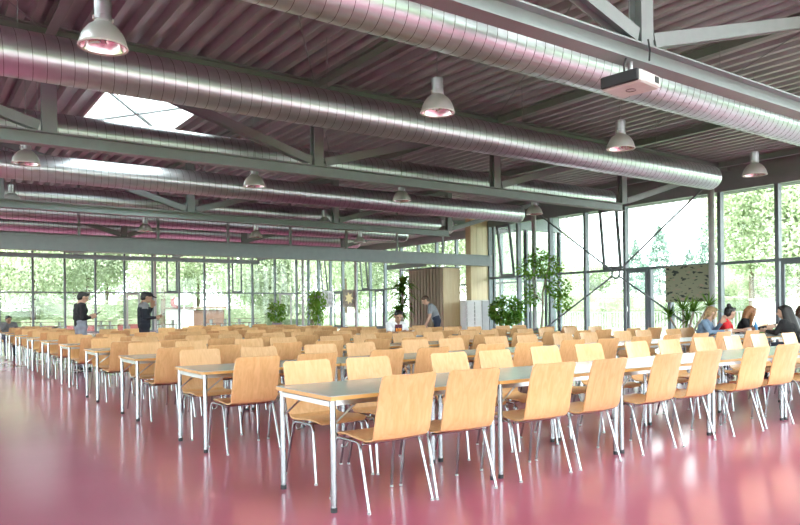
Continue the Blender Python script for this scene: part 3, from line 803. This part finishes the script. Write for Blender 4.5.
def person(label, loc, rz, J, mats, hair, sleeve='long', extra=None, voxel=.0095, cap=None, group=None, size=1.0):
    """J: joint positions in the person's own frame (facing +y). mats: skin, top, trousers, (extra)"""
    g = empty('person', loc, rz, label, 'person', group); g.scale = size if isinstance(size, tuple) else (size,) * 3
    S, T, P, SH, EY, LP = 0, 1, 2, 3, 4, 5
    ms = [mats[0], mats[1], mats[2], CL['shoe'], EYEM, LIP] + list(mats[3:])
    V = lambda k: Vector(J[k]); pr = []; T2 = 6 if len(mats) > 3 else 1
    pel, che, nec, hd = V('pelvis'), V('chest'), V('neck'), V('head')
    up = (che - pel).normalized()
    def tor(c, w, d, r, m): # torso slab of two side by side capsules
        pr.append(('c', tuple(c - Vector((w, 0, 0))), tuple(c + Vector((w, 0, 0))), d, d, m))
    tor(pel, .085, .105, 0, P); tor(pel + up * .10, .075, .098, 0, P if extra != 'dress' else T)
    tor(pel.lerp(che, .42), .068, .095, 0, T); tor(pel.lerp(che, .68), .082, .10, 0, T); tor(che, .10, .108, 0, T); tor(che.lerp(nec, .5), .11, .085, 0, T2)
    pr.append(('c', tuple(pel + up * .06), tuple(che), .12, .12, T))
    for s, n_ in ((-1, 'l'), (1, 'r')):
        sh, el, ha = V('sh_' + n_), V('el_' + n_), V('ha_' + n_)
        pr.append(('c', tuple(nec - Vector((0, 0, .03))), tuple(sh), .052, .060, T2))
        if sleeve == 'long':
            sm_ = sh.lerp(el, .3); pr.append(('c', tuple(sh), tuple(sm_), .058, .054, T2)); pr.append(('c', tuple(sm_), tuple(el), .054, .044, T)); pr.append(('c', tuple(el), tuple(el.lerp(ha, .92)), .044, .033, T))
        else:
            mid = sh.lerp(el, .62); pr.append(('c', tuple(sh), tuple(mid), .060, .056, T)); pr.append(('c', tuple(mid), tuple(el), .043, .038, S)); pr.append(('c', tuple(el), tuple(ha), .038, .026, S))
        pr.append(('c', tuple(el.lerp(ha, .9)), tuple(ha), .027, .026, S))
        hand(pr, ha, J.get('hd_' + n_, tuple(ha - el)), -s, J.get('hn_' + n_, (-s, 0, .2)), S)
        hi, kn, an = V('hip_' + n_), V('kn_' + n_), V('an_' + n_)
        pr.append(('c', tuple(hi), tuple(kn), .088, .060, P)); pr.append(('c', tuple(kn), tuple(an), .060, .043, P))
        f = (V('toe_' + n_) - an); pr.append(('c', tuple(an + Vector((0, 0, -.03)) - f * .25), tuple(V('toe_' + n_)), .042, .036, SH))
    # head: local frame fwd / up
    hf = Vector(J.get('face', (0, 1, 0))).normalized(); side = hf.cross(Vector((0, 0, 1))).normalized(); hu = side.cross(hf).normalized()
    rot = Matrix((side, hf, hu)).transposed()
    H = lambda x, y, z: tuple(hd + side * x + hf * y + hu * z)
    pr.append(('c', tuple(nec - Vector((0, 0, .04))), tuple(hd - hu * .04 - hf * .02), .056, .052, S))
    pr.append(('e', H(0, -.005, .02), (.076, .096, .098), rot, S)); pr.append(('e', H(0, .03, -.05), (.055, .06, .062), rot, S))
    pr.append(('c', H(0, .085, .015), H(0, .108, -.022), .009, .014, S))
    for s in (-1, 1):
        pr.append(('e', H(s * .079, -.008, 0), (.012, .02, .032), rot, S)); pr.append(('e', H(s * .033, .086, .012), (.012, .009, .007), rot, EY))
        pr.append(('c', H(s * .018, .086, .034), H(s * .05, .074, .036), .007, .006, S))
    pr.append(('c', H(-.018, .083, -.058), H(.018, .083, -.058), .008, .008, LP))
    remesh(pr, 'body', ms, voxel, g)
    # hair
    hp = []
    hp.append(('e', H(0, -.02, .045), (.085, .098, .082), rot, 0)); hp.append(('e', H(0, -.05, .0), (.078, .066, .085), rot, 0)); hp.append(('c', H(-.045, .055, .088), H(.045, .055, .088), .022, .022, 0))
    if hair[1] == 'long':
        for s in (-1, 1):
            hp.append(('c', H(s * .062, .01, .03), H(s * .085, .005, -.10), .034, .036, 0)); hp.append(('c', H(s * .085, .005, -.10), H(s * .085, .02, -.26), .036, .022, 0))
        hp.append(('c', H(0, -.07, .0), H(0, -.085, -.26), .07, .05, 0))
    elif hair[1] == 'veil':
        hp.append(('c', H(0, -.06, .02), H(0, -.11, -.36), .088, .11, 0))
        for s in (-1, 1): hp.append(('c', H(s * .05, -.02, .03), H(s * .10, -.05, -.33), .055, .07, 0))
    elif hair[1] == 'bun':
        hp.append(('e', H(0, -.05, .135), (.042, .042, .04), rot, 0)); hp.append(('c', H(0, -.03, .09), H(0, -.05, .13), .03, .03, 0))
    elif hair[1] == 'pony':
        hp.append(('c', H(0, -.09, .03), H(.02, -.12, -.16), .036, .022, 0))
        for s in (-1, 1): hp.append(('c', H(s * .07, .02, .03), H(s * .076, .015, -.10), .022, .014, 0))
    remesh(hp, 'hair', [hair[0]], .010, g)
    if cap:
        cp = [('e', H(0, -.008, .07), (.092, .108, .062), rot, 0), ('c', H(-.04, .10, .055), H(-.03, .165, .045), .012, .010, 0), ('c', H(.04, .10, .055), H(.03, .165, .045), .012, .010, 0), ('c', H(0, .10, .06), H(0, .175, .048), .012, .010, 0), ('c', H(-.03, .15, .048), H(.03, .15, .048), .011, .011, 0)]
        remesh(cp, 'cap', [cap], .009, g)
    return g
def standing(**k):
    J = dict(pelvis=(0, 0, .93), chest=(0, .0, 1.27), neck=(0, -.01, 1.42), head=(0, .05, 1.545), face=(0, 1, -.35),
             sh_l=(-.185, -.01, 1.375), sh_r=(.185, -.01, 1.375), el_l=(-.23, -.03, 1.10), el_r=(.23, -.03, 1.10), ha_l=(-.13, .20, 1.10), ha_r=(.13, .20, 1.10),
             hip_l=(-.085, 0, .90), hip_r=(.085, 0, .90), kn_l=(-.10, .015, .49), kn_r=(.10, .015, .49), an_l=(-.11, -.02, .085), an_r=(.11, -.02, .085), toe_l=(-.125, .13, .037), toe_r=(.125, .13, .037))
    J.update(k); return J
def sitting(**k):
    J = dict(pelvis=(0, -.06, .555), chest=(0, .03, .865), neck=(0, .08, .995), head=(0, .14, 1.115), face=(0, 1, -.35),
             sh_l=(-.175, .05, .955), sh_r=(.175, .05, .955), el_l=(-.23, .14, .78), el_r=(.23, .14, .78), ha_l=(-.10, .36, .80), ha_r=(.10, .36, .80), hd_l=(.15, 1, .15), hd_r=(-.15, 1, .15),
             hip_l=(-.085, -.03, .545), hip_r=(.085, -.03, .545), kn_l=(-.11, .36, .545), kn_r=(.11, .36, .545), an_l=(-.11, .33, .085), an_r=(.11, .33, .085), toe_l=(-.12, .46, .037), toe_r=(.12, .46, .037))
    J.update(k); return J
FACE_R = R(-125.3)
# men standing with phones between the rows
p = at_depth(80.5, 15.1); pA = p
person('man in black sweater and grey jeans looking at his phone between tables', (p.x, p.y, 0), FACE_R + R(42), standing(ha_l=(-.06, .17, 1.14), ha_r=(.08, .15, 1.12), hd_l=(.2, 1, .3), hd_r=(-.2, 1, .3)), [SK, CL['black'], CL['jean']], (HAIR['black'], 'short'), size=(1.13, 1.13, 1.03))
ph = tag(MB().bbox((0, 0, 0), (.075, .15, .012), .004).build('phone', M['rubber']), 'dark phone held by the man in the black sweater', 'phone')
ph.matrix_world = Matrix.Translation((p.x, p.y, 0)) @ Matrix.Rotation(FACE_R + R(42), 4, 'Z') @ Matrix.Scale(1.03, 4) @ Matrix.Translation((0, .345, 1.20)) @ Matrix.Rotation(R(35), 4, 'X')
p = at_depth(144, 15.4)
person('man in dark cap and jacket with grey shoulders holding a phone', (p.x, p.y, 0), FACE_R + R(30), standing(head=(0, .05, 1.535), ha_l=(-.05, .15, 1.33), el_l=(-.20, .08, 1.10), hd_l=(.2, .1, 1), ha_r=(.10, .18, 1.10), hd_r=(-.1, 1, .3), face=(0, 1, -.3)),
       [SK2, CL['navy'], CL['navy'], CL['midgrey']], (HAIR['black'], 'short'), extra='yoke', cap=CL['black'], size=(1.2, 1.2, 1.03))
ph = tag(MB().bbox((0, 0, 0), (.075, .15, .012), .004).build('phone', M['rubber']), 'dark phone held by the man in the dark cap', 'phone')
ph.matrix_world = Matrix.Translation((p.x, p.y, 0)) @ Matrix.Rotation(FACE_R + R(30), 4, 'Z') @ Matrix.Scale(1.03, 4) @ Matrix.Translation((.085, .37, 1.17)) @ Matrix.Rotation(R(40), 4, 'X')
# man in grey t-shirt bending over
p = at_depth(437, 18.3)
person('man in grey T-shirt bending forward near the slatted kiosk', (p.x, p.y, 0), R(54.7), standing(chest=(0, .12, 1.25), neck=(0, .20, 1.385), head=(0, .30, 1.48), face=(0, 1, -.7), sh_l=(-.185, .17, 1.34), sh_r=(.185, .17, 1.34), el_l=(-.23, .20, 1.06), el_r=(.23, .20, 1.06), ha_l=(-.20, .30, .84), ha_r=(.20, .30, .84), hd_l=(0, .3, -1), hd_r=(0, .3, -1)),
       [SK, CL['grey'], CL['dblue']], (HAIR['brown'], 'short'), sleeve='short')
# seated people
def seat(key, label, mats, hair, pose, rz_off=0, **kw):
    cx, cy = chair_at[key]; rz = (0 if key[1] == 0 else math.pi)
    return person(label, (cx, cy, 0), rz + rz_off, sitting(**pose), mats, hair, **kw)
gw = seat((3, 1, 8), 'man in white T-shirt with orange print seated at a table', [SK2, CL['white'], CL['dblue']], (HAIR['black'], 'short'), dict(face=(.35, 1, -.45)), sleeve='short')
MB().box((0, .139, .87), (.17, .012, .17)).build('shirt_print', plain('shirt_print_dark', (0.10, 0.02, 0.04), 0.8), gw)
MB().box((0, .142, .835), (.14, .012, .09)).build('shirt_print', plain('shirt_print_orange', (0.85, 0.22, 0.02), 0.8, 0, .5, 30), gw)
seat((1, 1, 14), 'woman in denim jacket with dark blond hair seated by the window', [SK, CL['denim'], CL['dblue']], (HAIR['blond'], 'pony'), dict(face=(-.7, .8, -.35), ha_l=(-.04, .30, .95), hd_l=(.1, .5, 1)), rz_off=R(20))
seat((1, 1, 15), 'woman in red top with black hair in a bun seated by the window', [SK, CL['red'], CL['dblue']], (HAIR['black'], 'bun'), dict(face=(-.8, .8, -.2), ha_l=(-.12, .40, .80)), sleeve='short', rz_off=R(20))
seat((1, 1, 16), 'woman in black top with long auburn hair reading her phone', [SK, CL['black'], CL['dblue']], (HAIR['auburn'], 'long'), dict(face=(-.75, .8, -.4), ha_l=(-.16, .42, .84), ha_r=(-.02, .40, .84)), sleeve='long', rz_off=R(20))
seat((1, 0, 13), 'woman in black with long black hair seen from behind', [SK, CL['black'], CL['dblue']], (HAIR['black'], 'veil'), dict(face=(-.5, 1, -.15), head=(0, .12, 1.13)))
seat((1, 1, 19), 'brown haired person facing the woman in black', [SK, CL['midgrey'], CL['dblue']], (HAIR['brown'], 'long'), dict(face=(.2, 1, -.2)))
seat((9, 1, 0), 'man in grey pullover leaning his head on his hand', [SK2, CL['midgrey'], CL['dblue']], (HAIR['black'], 'short'), dict(head=(.0, .12, 1.08), ha_r=(.06, .20, .99), hd_r=(-.2, .2, 1), el_r=(.2, .30, .78), face=(-.3, 1, -.2)))
c16 = chair_at[(1, 1, 16)]
ph = tag(MB().bbox((0, 0, 0), (.075, .15, .012), .004).build('phone', M['rubber']), 'dark phone held by the woman with auburn hair', 'phone')
ph.matrix_world = Matrix.Translation((c16[0], c16[1], 0)) @ Matrix.Rotation(math.pi + R(20), 4, 'Z') @ Matrix.Translation((-.09, .54, .885)) @ Matrix.Rotation(R(40), 4, 'X')

# things on the tables
def tray(x, y, label, col):
    g = empty('food_tray', (x, y, TH), 0, label, 'tray')
    MB().bbox((0, 0, .011), (.42, .30, .02), .006).build('base', M['poster_grey'], g)
    MB().lathe([(.07, .022), (.11, .04), (.105, .042), (.065, .026), (.001, .026)], 20, (-.06, .02, 0)).build('plate', M['white'], g, True)
    MB().lathe([(.03, .022), (.034, .11), (.031, .11), (.027, .028), (.001, .028)], 14, (.13, .06, 0)).build('cup', M['white'], g, True)
    MB().lathe([(.05, .03), (.06, .045), (.03, .06), (.001, .062)], 10, (-.06, .02, 0)).build('food', col, g, True)
tray(11.6, ROWY[1] + .13, 'lunch tray in front of the woman in denim', M['poster_yellow'])
tray(12.25, ROWY[1] + .13, 'lunch tray in front of the woman in red', M['red_brown'])
tray(12.15, ROWY[1] - .2, 'lunch tray in front of the woman in black', M['leaf_in'])
tray(7.9, ROWY[3] + .13, 'lunch tray in front of the man in the printed T-shirt', M['poster_yellow'])
o = MB(); o.lathe([(.03, 0), (.036, .01), (.036, .15), (.015, .19), (.015, .22), (.001, .222)], 14)
o = o.build('drink_bottle', plain('blue_plastic', (0.05, 0.25, 0.55), 0.3), None, True); o.location = (12.62, ROWY[1] + .2, TH); tag(o, 'blue drink bottle between the woman in red and the auburn haired woman', 'bottle')
g = empty('backpack', (3.3, 21.3, TH), 0, 'black backpack lying on a table in the ninth row', 'backpack')
bpk = MB(); ellipsoid(bpk, (0, 0, .07), (.15, .12, .069)); bpk.build('bag', CL['black'], g, True)
MB().tube([(-.05, -.10, .10), (-.07, -.15, .07), (-.05, -.10, .04)], .012, 6).build('strap', CL['black'], g)

# ================================================================== INDOOR PLANTS
def quad_leaf(vs, fs, p, d, w, L_, up):
    d = Vector(d).normalized(); s = d.cross(Vector(up))
    if s.length < 1e-3: s = d.cross(Vector((1, 0, 0)))
    s.normalize(); b = len(vs); nrm = s.cross(d)
    vs += [p, p + d * L_ * .45 + s * w + nrm * .0, p + d * L_ - nrm * L_ * .12, p + d * L_ * .45 - s * w]
    fs.append((b, b + 1, b + 2, b + 3))
def pot(g, r, h, mat='pot'):
    MB().lathe([(r * .8, 0), (r, h), (r * .92, h), (r * .9, h - .04), (.001, h - .04)], 20).build('planter', M[mat], g, True)
def bushy(g, rn, center, rad, n, w, L_, mat='leaf_in'):
    vs, fs = [], []
    for _ in range(n):
        while True:
            q = Vector((rn.uniform(-1, 1), rn.uniform(-1, 1), rn.uniform(-1, 1)))
            if .25 < q.length < 1 and noise.noise(q * 2.3 + Vector((n, 0, 0))) > -.22: break
        p = Vector(center) + Vector((q.x * rad[0], q.y * rad[1], q.z * rad[2]))
        quad_leaf(vs, fs, p, q.normalized() * .6 + Vector((rn.uniform(-1, 1), rn.uniform(-1, 1), rn.uniform(-.9, .4))), w, L_, (rn.uniform(-1, 1), rn.uniform(-1, 1), 1))
    return tag(MB().add(vs, fs).build('foliage', M[mat], g), kind='stuff')
rn = random.Random(11)
# ficus tree near the column
p = Vector((19.0, at_x(541, 19.0), 0))
g = empty('indoor_tree', p, 0, 'slender indoor fig tree in a planter beside the grey column', 'plant')
pot(g, .32, .5)
MB().tube([(0, 0, .44), (.05, -.04, 1.1), (-.02, -.1, 1.8), (.08, -.2, 2.4), (.05, -.4, 2.9)], [.045, .04, .036, .028, .012], 8).build('trunk', M['bark_pale'], g, True)
MB().tube([(.02, -.1, 1.9), (.1, -.4, 2.15), (.1, -.7, 2.25)], [.025, .018, .008], 6).build('branch', M['bark_pale'], g)
MB().tube([(.02, -.05, 1.5), (0, .3, 1.75), (-.1, .5, 2.2)], [.025, .018, .008], 6).build('branch', M['bark_pale'], g)
for c, rr, nl in (((.1, -.75, 2.0), (.4, .45, .42), 330), ((.05, -.35, 2.75), (.45, .55, .42), 380), ((-.1, .45, 2.75), (.45, .5, .42), 360), ((.1, -.95, 1.45), (.3, .35, .35), 200), ((0, .5, 1.7), (.3, .3, .4), 170), ((0, .1, 3.2), (.4, .45, .25), 170)):
    bushy(g, rn, c, rr, nl, .035, .13)
# round bush
p = Vector((18.9, at_x(507, 18.9), 0))
g = empty('indoor_shrub', p, 0, 'dense round leafy shrub in a planter in front of the timber pier', 'plant')
pot(g, .34, .45)
MB().tube([(0, 0, .4), (.02, .03, .8), (-.03, .0, 1.2)], [.04, .035, .02], 8).build('stem', M['bark'], g)
bushy(g, rn, (0, 0, 1.15), (.68, .75, .58), 1700, .04, .13)
# dracaena, yucca, spiky plants
def spiky(g, rn, top, n, L_, w, droop):
    vs, fs = [], []
    for _ in range(n):
        a = rn.uniform(0, 2 * math.pi); e = rn.uniform(-.15, 1.3)
        d = Vector((math.cos(a) * math.cos(e), math.sin(a) * math.cos(e), math.sin(e)))
        s = Vector((-math.sin(a), math.cos(a), 0)); p0 = Vector(top); l = L_ * rn.uniform(.7, 1.1)
        b = len(vs)
        for k in range(5):
            t = k / 4; c = p0 + d * l * t + Vector((0, 0, -droop * l * t * t)); ww = w * (1 - t) ** .7 + .001
            vs += [c - s * ww, c + s * ww]
        for k in range(4): fs.append((b + 2 * k, b + 2 * k + 1, b + 2 * k + 3, b + 2 * k + 2))
    return tag(MB().add(vs, fs).build('foliage', M['leaf_in'], g), kind='stuff')
p = Vector((17.3, at_x(402, 17.3), 0))
g = empty('dracaena', p, 0, 'tall dracaena with narrow leaves beside the slatted kiosk', 'plant'); pot(g, .26, .45)
for (dx, dy, h) in ((0, 0, 2.0), (.1, .12, 1.45), (-.12, .05, 1.1), (.02, -.1, 2.35)):
    MB().tube([(dx * .3, dy * .3, .4), (dx, dy, h)], .022, 8).build('stem', M['bark_pale'], g)
    spiky(g, rn, (dx, dy, h), 110, .85, .05, .5)
p = Vector((17.6, at_x(684, 17.6), 0))
g = empty('yucca', p, 0, 'yucca with several spiky heads below the mural', 'plant'); pot(g, .3, .4)
for (dx, dy, h) in ((0, .45, .95), (.1, .1, 1.15), (-.1, -.35, 1.1), (.05, -.7, 1.25), (0, -.1, .85)):
    MB().tube([(dx * .2, dy * .2, .36), (dx, dy, h)], .03, 8).build('stem', M['bark_pale'], g)
    spiky(g, rn, (dx, dy, h), 40, .72, .024, .3)
p = Vector((at_y(317, 40.5), 40.5, 0))
g = empty('hanging_plant', p, 0, 'trailing green plant hanging by the glazing corner', 'plant')
b = MB(); b.lathe([(.05, 2.0), (.24, 2.1), (.28, 2.32), (.25, 2.32), (.001, 2.25)], 16); b.build('basket', M['pot'], g)
MB().tube([(0, 0, 2.3), (0, 0, DECK)], .008, 5).build('cord', M['steel'], g)
vs, fs = [], []
for _ in range(700):
    a = round(rn.uniform(0, 6.28) * 4) / 4 + rn.uniform(-.1, .1); r_ = rn.uniform(.1, .75); z = 2.6 - rn.random() ** .8 * 1.9 * (.5 + .7 * abs(math.sin(a * 3.7)))
    quad_leaf(vs, fs, Vector((r_ * math.cos(a), r_ * math.sin(a), z)), (math.cos(a) * .5, math.sin(a) * .5, -1), .05, .22, (math.cos(a), math.sin(a), .4))
tag(MB().add(vs, fs).build('foliage', M['leaf_in'], g), kind='stuff')
p = Vector((at_y(277, 40), 40, 0))
g = empty('potted_plant', p, 0, 'light green potted plant before the far glazing', 'plant'); pot(g, .3, .5)
MB().tube([(0, 0, .44), (.03, 0, 1.2)], .025, 6).build('stem', M['bark'], g)
bushy(g, rn, (0, 0, 1.15), (.55, .55, .65), 420, .06, .2, 'leaf_in')

# ================================================================== OUTSIDE
mb = MB(); mb.add([(-260, -200, -.22), (300, -200, -.22), (300, 320, -.22), (-260, 320, -.22)], [(0, 1, 2, 3)])
tag(mb.build('ground', M['lawn']), 'lawn around the hall', kind='structure')
mb = MB(); mb.box2((XE + .2, -14, -.2), (29, YJ - .2, -.06)); mb.box2((XF + .2, YJ - .2, -.2), (29, 56, -.06)); mb.box2((-22, YN + .2, -.2), (XF + .2, 55, -.06))
tag(mb.build('terrace', M['paving']), 'pale paved terrace outside the glazing', kind='structure')
# railing along the terrace
def railing(y0, y1, x, lab):
    g = empty('terrace_railing', (x, y0, -.06), 0, lab, 'railing', 'white terrace railings')
    L_ = y1 - y0
    MB().box((0, L_ / 2, 1.05), (.05, L_, .05)).build('top_rail', M['white'], g)
    MB().box((0, L_ / 2, .12), (.04, L_, .04)).build('bottom_rail', M['white'], g)
    bm_ = MB().box((0, 0, .585), (.025, .05, .88)).mesh('baluster', M['white'])
    nb = int(L_ / .16)
    for k in range(nb): link('baluster', bm_, g, (0, .08 + k * .16, 0))
railing(2, 12, 28.4, 'white baluster railing of the terrace beyond the seated women')
railing(12, 22, 28.4, 'white baluster railing of the terrace beyond the braced columns')
railing(22, 34, 28.4, 'white baluster railing of the terrace beyond the timber pier')
railing(34, 48, 28.4, 'white baluster railing of the terrace beyond the hanging posters')
# white garden hut
hx, hy = 44.0, at_x(768, 44.0)
g = empty('garden_hut', (hx, hy, -.2), 0, 'small white flat roofed garden hut beyond the railing', 'hut')
MB().box2((0, -1.0, 0), (2.4, 1.0, 1.75)).build('wall', M['white'], g)
MB().box2((-.15, -1.15, 1.75), (2.55, 1.15, 1.87)).build('roof', M['frame_light'], g)
MB().box2((-.02, -.4, 0), (0, .35, 1.5)).build('door', M['frame_light'], g)
# hedge
def crown(seed, n, size, kind):
    rn = random.Random(seed); vs, fs = [], []
    blobs = [(Vector((rn.uniform(-.6, .6), rn.uniform(-.6, .6), rn.uniform(-.6, .65))), rn.uniform(.28, .5)) for _ in range(16)]
    for _ in range(n):
        if kind == 'cone':
            z = 1 - rn.random() ** .6 * 2; rr = (1 - z) / 2 * (.75 + .25 * math.sin(z * 26)) ; a = rn.uniform(0, 6.283); rr *= math.sqrt(rn.uniform(.3, 1))
            p = Vector((rr * math.cos(a), rr * math.sin(a), z))
        elif kind == 'willow':
            a = rn.uniform(0, 6.283); rr = rn.uniform(.2, 1); st = round(a * 9) / 9 + rn.uniform(-.03, .03)
            z = math.sqrt(max(0, 1 - rr * rr)) - rn.random() * 1.6 * rr
            p = Vector((rr * math.cos(st), rr * math.sin(st), max(-1, z)))
        elif kind == 'hedge':
            p = Vector((rn.uniform(-1, 1), rn.uniform(-1, 1), rn.uniform(-1, 1))); m = max(abs(p.x), abs(p.y), abs(p.z)); p *= (1 / m if rn.random() < .7 else 1)
        else:
            c, r = rn.choice(blobs); d = Vector((rn.gauss(0, 1), rn.gauss(0, 1), rn.gauss(0, 1))).normalized(); p = c + d * r * rn.random() ** .3
        d = Vector((rn.gauss(0, 1), rn.gauss(0, 1), rn.gauss(0, .6))) if kind != 'willow' else Vector((rn.gauss(0, .2), rn.gauss(0, .2), -1))
        quad_leaf(vs, fs, p, d, size * rn.uniform(.35, .6), size * rn.uniform(.8, 1.6), (rn.gauss(0, 1), rn.gauss(0, 1), 1))
    return MB().add(vs, fs)
CR = {}
def crown_me(key, mat, n, size, kind):
    if (key, mat) not in CR: CR[(key, mat)] = crown(hash(key) % 1000 if isinstance(key, int) else key, n, size, kind).mesh('crown', M[mat])
    return CR[(key, mat)]
def tree(name, label, loc, h, rad, key, mat, kind='round', trunk=.22, n=14000, size=.043, low=.25, group='trees beyond the glazing'):
    g = empty(name, (loc[0], loc[1], -.22), 0, label, 'tree', group)
    me = crown_me(key, mat, n, size, kind)
    c = tag(link('crown', me, g, (0, 0, h * (1 + low) / 2)), kind='stuff')
    c.scale = (rad, rad, h * (1 - low) / 2); c.rotation_euler = (0, 0, (loc[0] * 7.3 + loc[1]) % 6.28)
    MB().tube([(0, 0, 0), (.1, .05, h * .25), (0, 0, h * .5)], [trunk, trunk * .8, trunk * .2], 8).build('trunk', M['bark'], g, True)
rn = random.Random(3)
# garden side (north)
nx = [(-20, 62), (-13, 57), (-7, 62), (-2, 58), (3, 63), (7.5, 58.5), (12, 62), (17, 58), (22, 64), (27, 58), (15, 69)]
for i, (x, y) in enumerate(nx):
    mat = 'leaf2' if i % 3 else 'leaf1'
    tree('garden_tree', ['broad mid green tree in the garden beyond the far glazing', 'light green leafy tree in the garden beyond the far glazing'][0 if mat == 'leaf1' else 1],
         (x, y), rn.uniform(9.5, 13), rn.uniform(3.6, 4.6), 100 + i % 4, mat, low=.12, group='garden trees, %s' % ('mid green' if mat == 'leaf1' else 'light green'))
for i, (x, y) in enumerate([(-16, 75), (-6, 78), (4, 76), (14, 79), (24, 76), (34, 80), (46, 74)]):
    tree('background_tree', 'tall tree of the back row closing the garden', (x, y), rn.uniform(14, 17), rn.uniform(4.6, 5.2), 104, 'leaf1', n=11000, size=.06, low=.04, group='back row of garden trees')
# willows and trees to the north east
for i, (px, t, h, rad, mat, kind, lab) in enumerate([
    (345, 62, 13, 5.0, 'leaf2', 'willow', 'weeping willow with pale hanging branches behind the hanging posters'),
    (312, 66, 12, 4.5, 'leaf2', 'willow', 'weeping willow beyond the corner with the hanging plant'),
    (385, 56, 12, 4.4, 'leaf1', 'round', 'mid green tree beyond the dracaena'),
    (440, 58, 12, 5.0, 'leaf2', 'round', 'light green tree beyond the slatted kiosk'),
    (500, 52, 10, 3.6, 'leaf2', 'round', 'light green tree beyond the round shrub'),
    (548, 56, 8.6, 3.4, 'leaf2', 'round', 'light green tree beyond the indoor fig tree'),
    (590, 62, 6.5, 3.6, 'leaf1', 'round', 'low mid green tree seen through the cross brace'),
    (636, 68, 8.2, 3.2, 'leaf3', 'cone', 'blue green conifer seen above the cross brace ring'),
    (660, 72, 10.0, 4.4, 'leaf3', 'cone', 'tallest blue green conifer left of the mural'),
    (690, 72, 7.5, 3.4, 'leaf3', 'cone', 'short blue green conifer above the mural'),
    (710, 60, 10.5, 3.2, 'leaf3', 'cone', 'blue green conifer behind the column at the mural'),
    (752, 47, 11.5, 4.2, 'leaf2', 'round', 'large pale green tree behind the garden hut'),
    (800, 44, 13, 4.6, 'leaf2', 'round', 'large pale green tree beside the seated women'),
    (736, 56, 5.5, 3.0, 'leaf2', 'round', 'low rounded pale green tree behind the seated women'),
    (776, 57, 6, 3.2, 'leaf1', 'round', 'low rounded mid green tree right behind the garden hut'),
    (850, 44, 12, 4.8, 'leaf1', 'round', 'mid green tree beyond the end of the terrace'),
    (910, 44, 12, 4.8, 'leaf1', 'round', 'mid green tree far along the terrace')]):
    q = at_depth(px, t)
    key = {'willow': 120, 'cone': 121}.get(kind, 100 + i % 4)
    tree('willow_tree' if kind == 'willow' else 'conifer' if kind == 'cone' else 'garden_tree', lab, q, h, rad, key, mat, kind, low=.08 if kind != 'round' else .14, n=14000 if kind != 'cone' else 7000)
for i, (px, t, w, h) in enumerate([(572, 50, 3.4, 2.6), (624, 52, 3.5, 2.4), (676, 53, 3.5, 2.2), (730, 53, 3.6, 2.1), (812, 50, 5, 2.0)]):
    q = at_depth(px, t)
    g = empty('garden_hedge', (q.x, q.y, -.22), R(-35), ['clipped hedge beyond the indoor fig tree', 'clipped hedge behind the cross brace', 'clipped hedge behind the yucca', 'clipped hedge beside the garden hut', 'clipped hedge beyond the woman in black'][i], 'hedge')
    c = tag(link('foliage', crown_me(130, 'leaf2', 3000, .09, 'hedge'), g, (0, 0, h / 2)), kind='stuff'); c.scale = (w / 2, 1.0, h / 2)
    MB().box((0, 0, h * .45), (w * .94, 1.7, h * .88)).build('core', M['leaf1'], g)
for i in range(8):
    x = -14 + 6.2 * i
    g = empty('garden_hedge', (x, 58.6 + (i % 2) * .8, -.22), 0, 'low leafy hedge at the foot of the garden trees', 'hedge', 'hedges below the garden trees')
    hh = 1.9 + .5 * (i % 3)
    c = tag(link('foliage', crown_me(130, 'leaf2', 3000, .09, 'hedge'), g, (0, 0, hh / 2)), kind='stuff'); c.scale = (2.9, .75, hh / 2)
    MB().box((0, 0, hh * .45), (5.7, 1.3, hh * .88)).build('core', M['leaf1'], g)
# outdoor tables on the garden terrace
def outdoor_table(x, y, lab):
    g = empty('terrace_table', (x, y, -.06), 0, lab, 'table', 'wooden tables on the garden terrace')
    for k in range(5): MB().box((0, -.32 + .16 * k, .74), (1.7, .145, .035)).build('plank', M['red_brown'], g)
    for s in (-1, 1):
        MB().box((s * .55, 0, .36), (.07, .5, .72)).build('leg', M['frame_light'], g)
    for s in (-1, 1):
        MB().box((0, s * .75, .43), (1.7, .28, .04)).build('bench_board', M['red_brown'], g)
        for e in (-1, 1): MB().box((e * .55, s * .75, .205), (.06, .2, .41)).build('bench_leg', M['frame_light'], g)
for k, px in enumerate((23, 50, 92, 118, 165, 218, 246)):
    outdoor_table(at_y(px, 50.6), 50.6, 'slatted wooden table with benches outside the garden glazing')
for k, px in enumerate((38, 80, 132)):
    x = at_y(px, 53.6); g = empty('red_planter', (x, 53.6, -.06), 0, 'long red planter box at the edge of the garden terrace', 'planter', 'red planters in the garden')
    MB().box((0, 0, .22), (2.0, .45, .44)).build('box', M['red_paint'], g)
    c = tag(link('foliage', crown_me(130, 'leaf2', 3000, .09, 'hedge'), g, (0, 0, .6)), kind='stuff'); c.scale = (.95, .2, .25)
# round sign and kiosk outside
x = at_y(184, 55.3); g = empty('round_sign', (x, 55.3, -.2), 0, 'white and red round signs on a post in the garden', 'sign')
MB().tube([(0, 0, 0), (0, 0, 3.4)], .05, 8).build('post', M['white'], g)
def disc(r, c, m):
    q = MB(); q.tube([(c[0], c[1] - .03, c[2]), (c[0], c[1] + .03, c[2])], r, 28); q.build('disc', M[m], g)
disc(.52, (.1, -.12, 2.55), 'white'); disc(.42, (-.62, .1, 2.2), 'red_paint'); disc(.34, (-.45, -.02, 2.3), 'white')
x = at_y(183, 56.5); g = empty('garden_booth', (x, 56.5, -.2), 0, 'white booth with red brown roof behind the round signs', 'booth')
MB().box2((-1.2, -.8, 0), (.6, .8, 1.7)).build('wall', M['white'], g); MB().box2((.6, -.7, 0), (3.2, .7, 1.6)).build('side_wall', M['red_brown'], g)
MB().box2((-1.35, -.95, 1.7), (3.35, .95, 1.82)).build('roof', M['red_brown'], g)
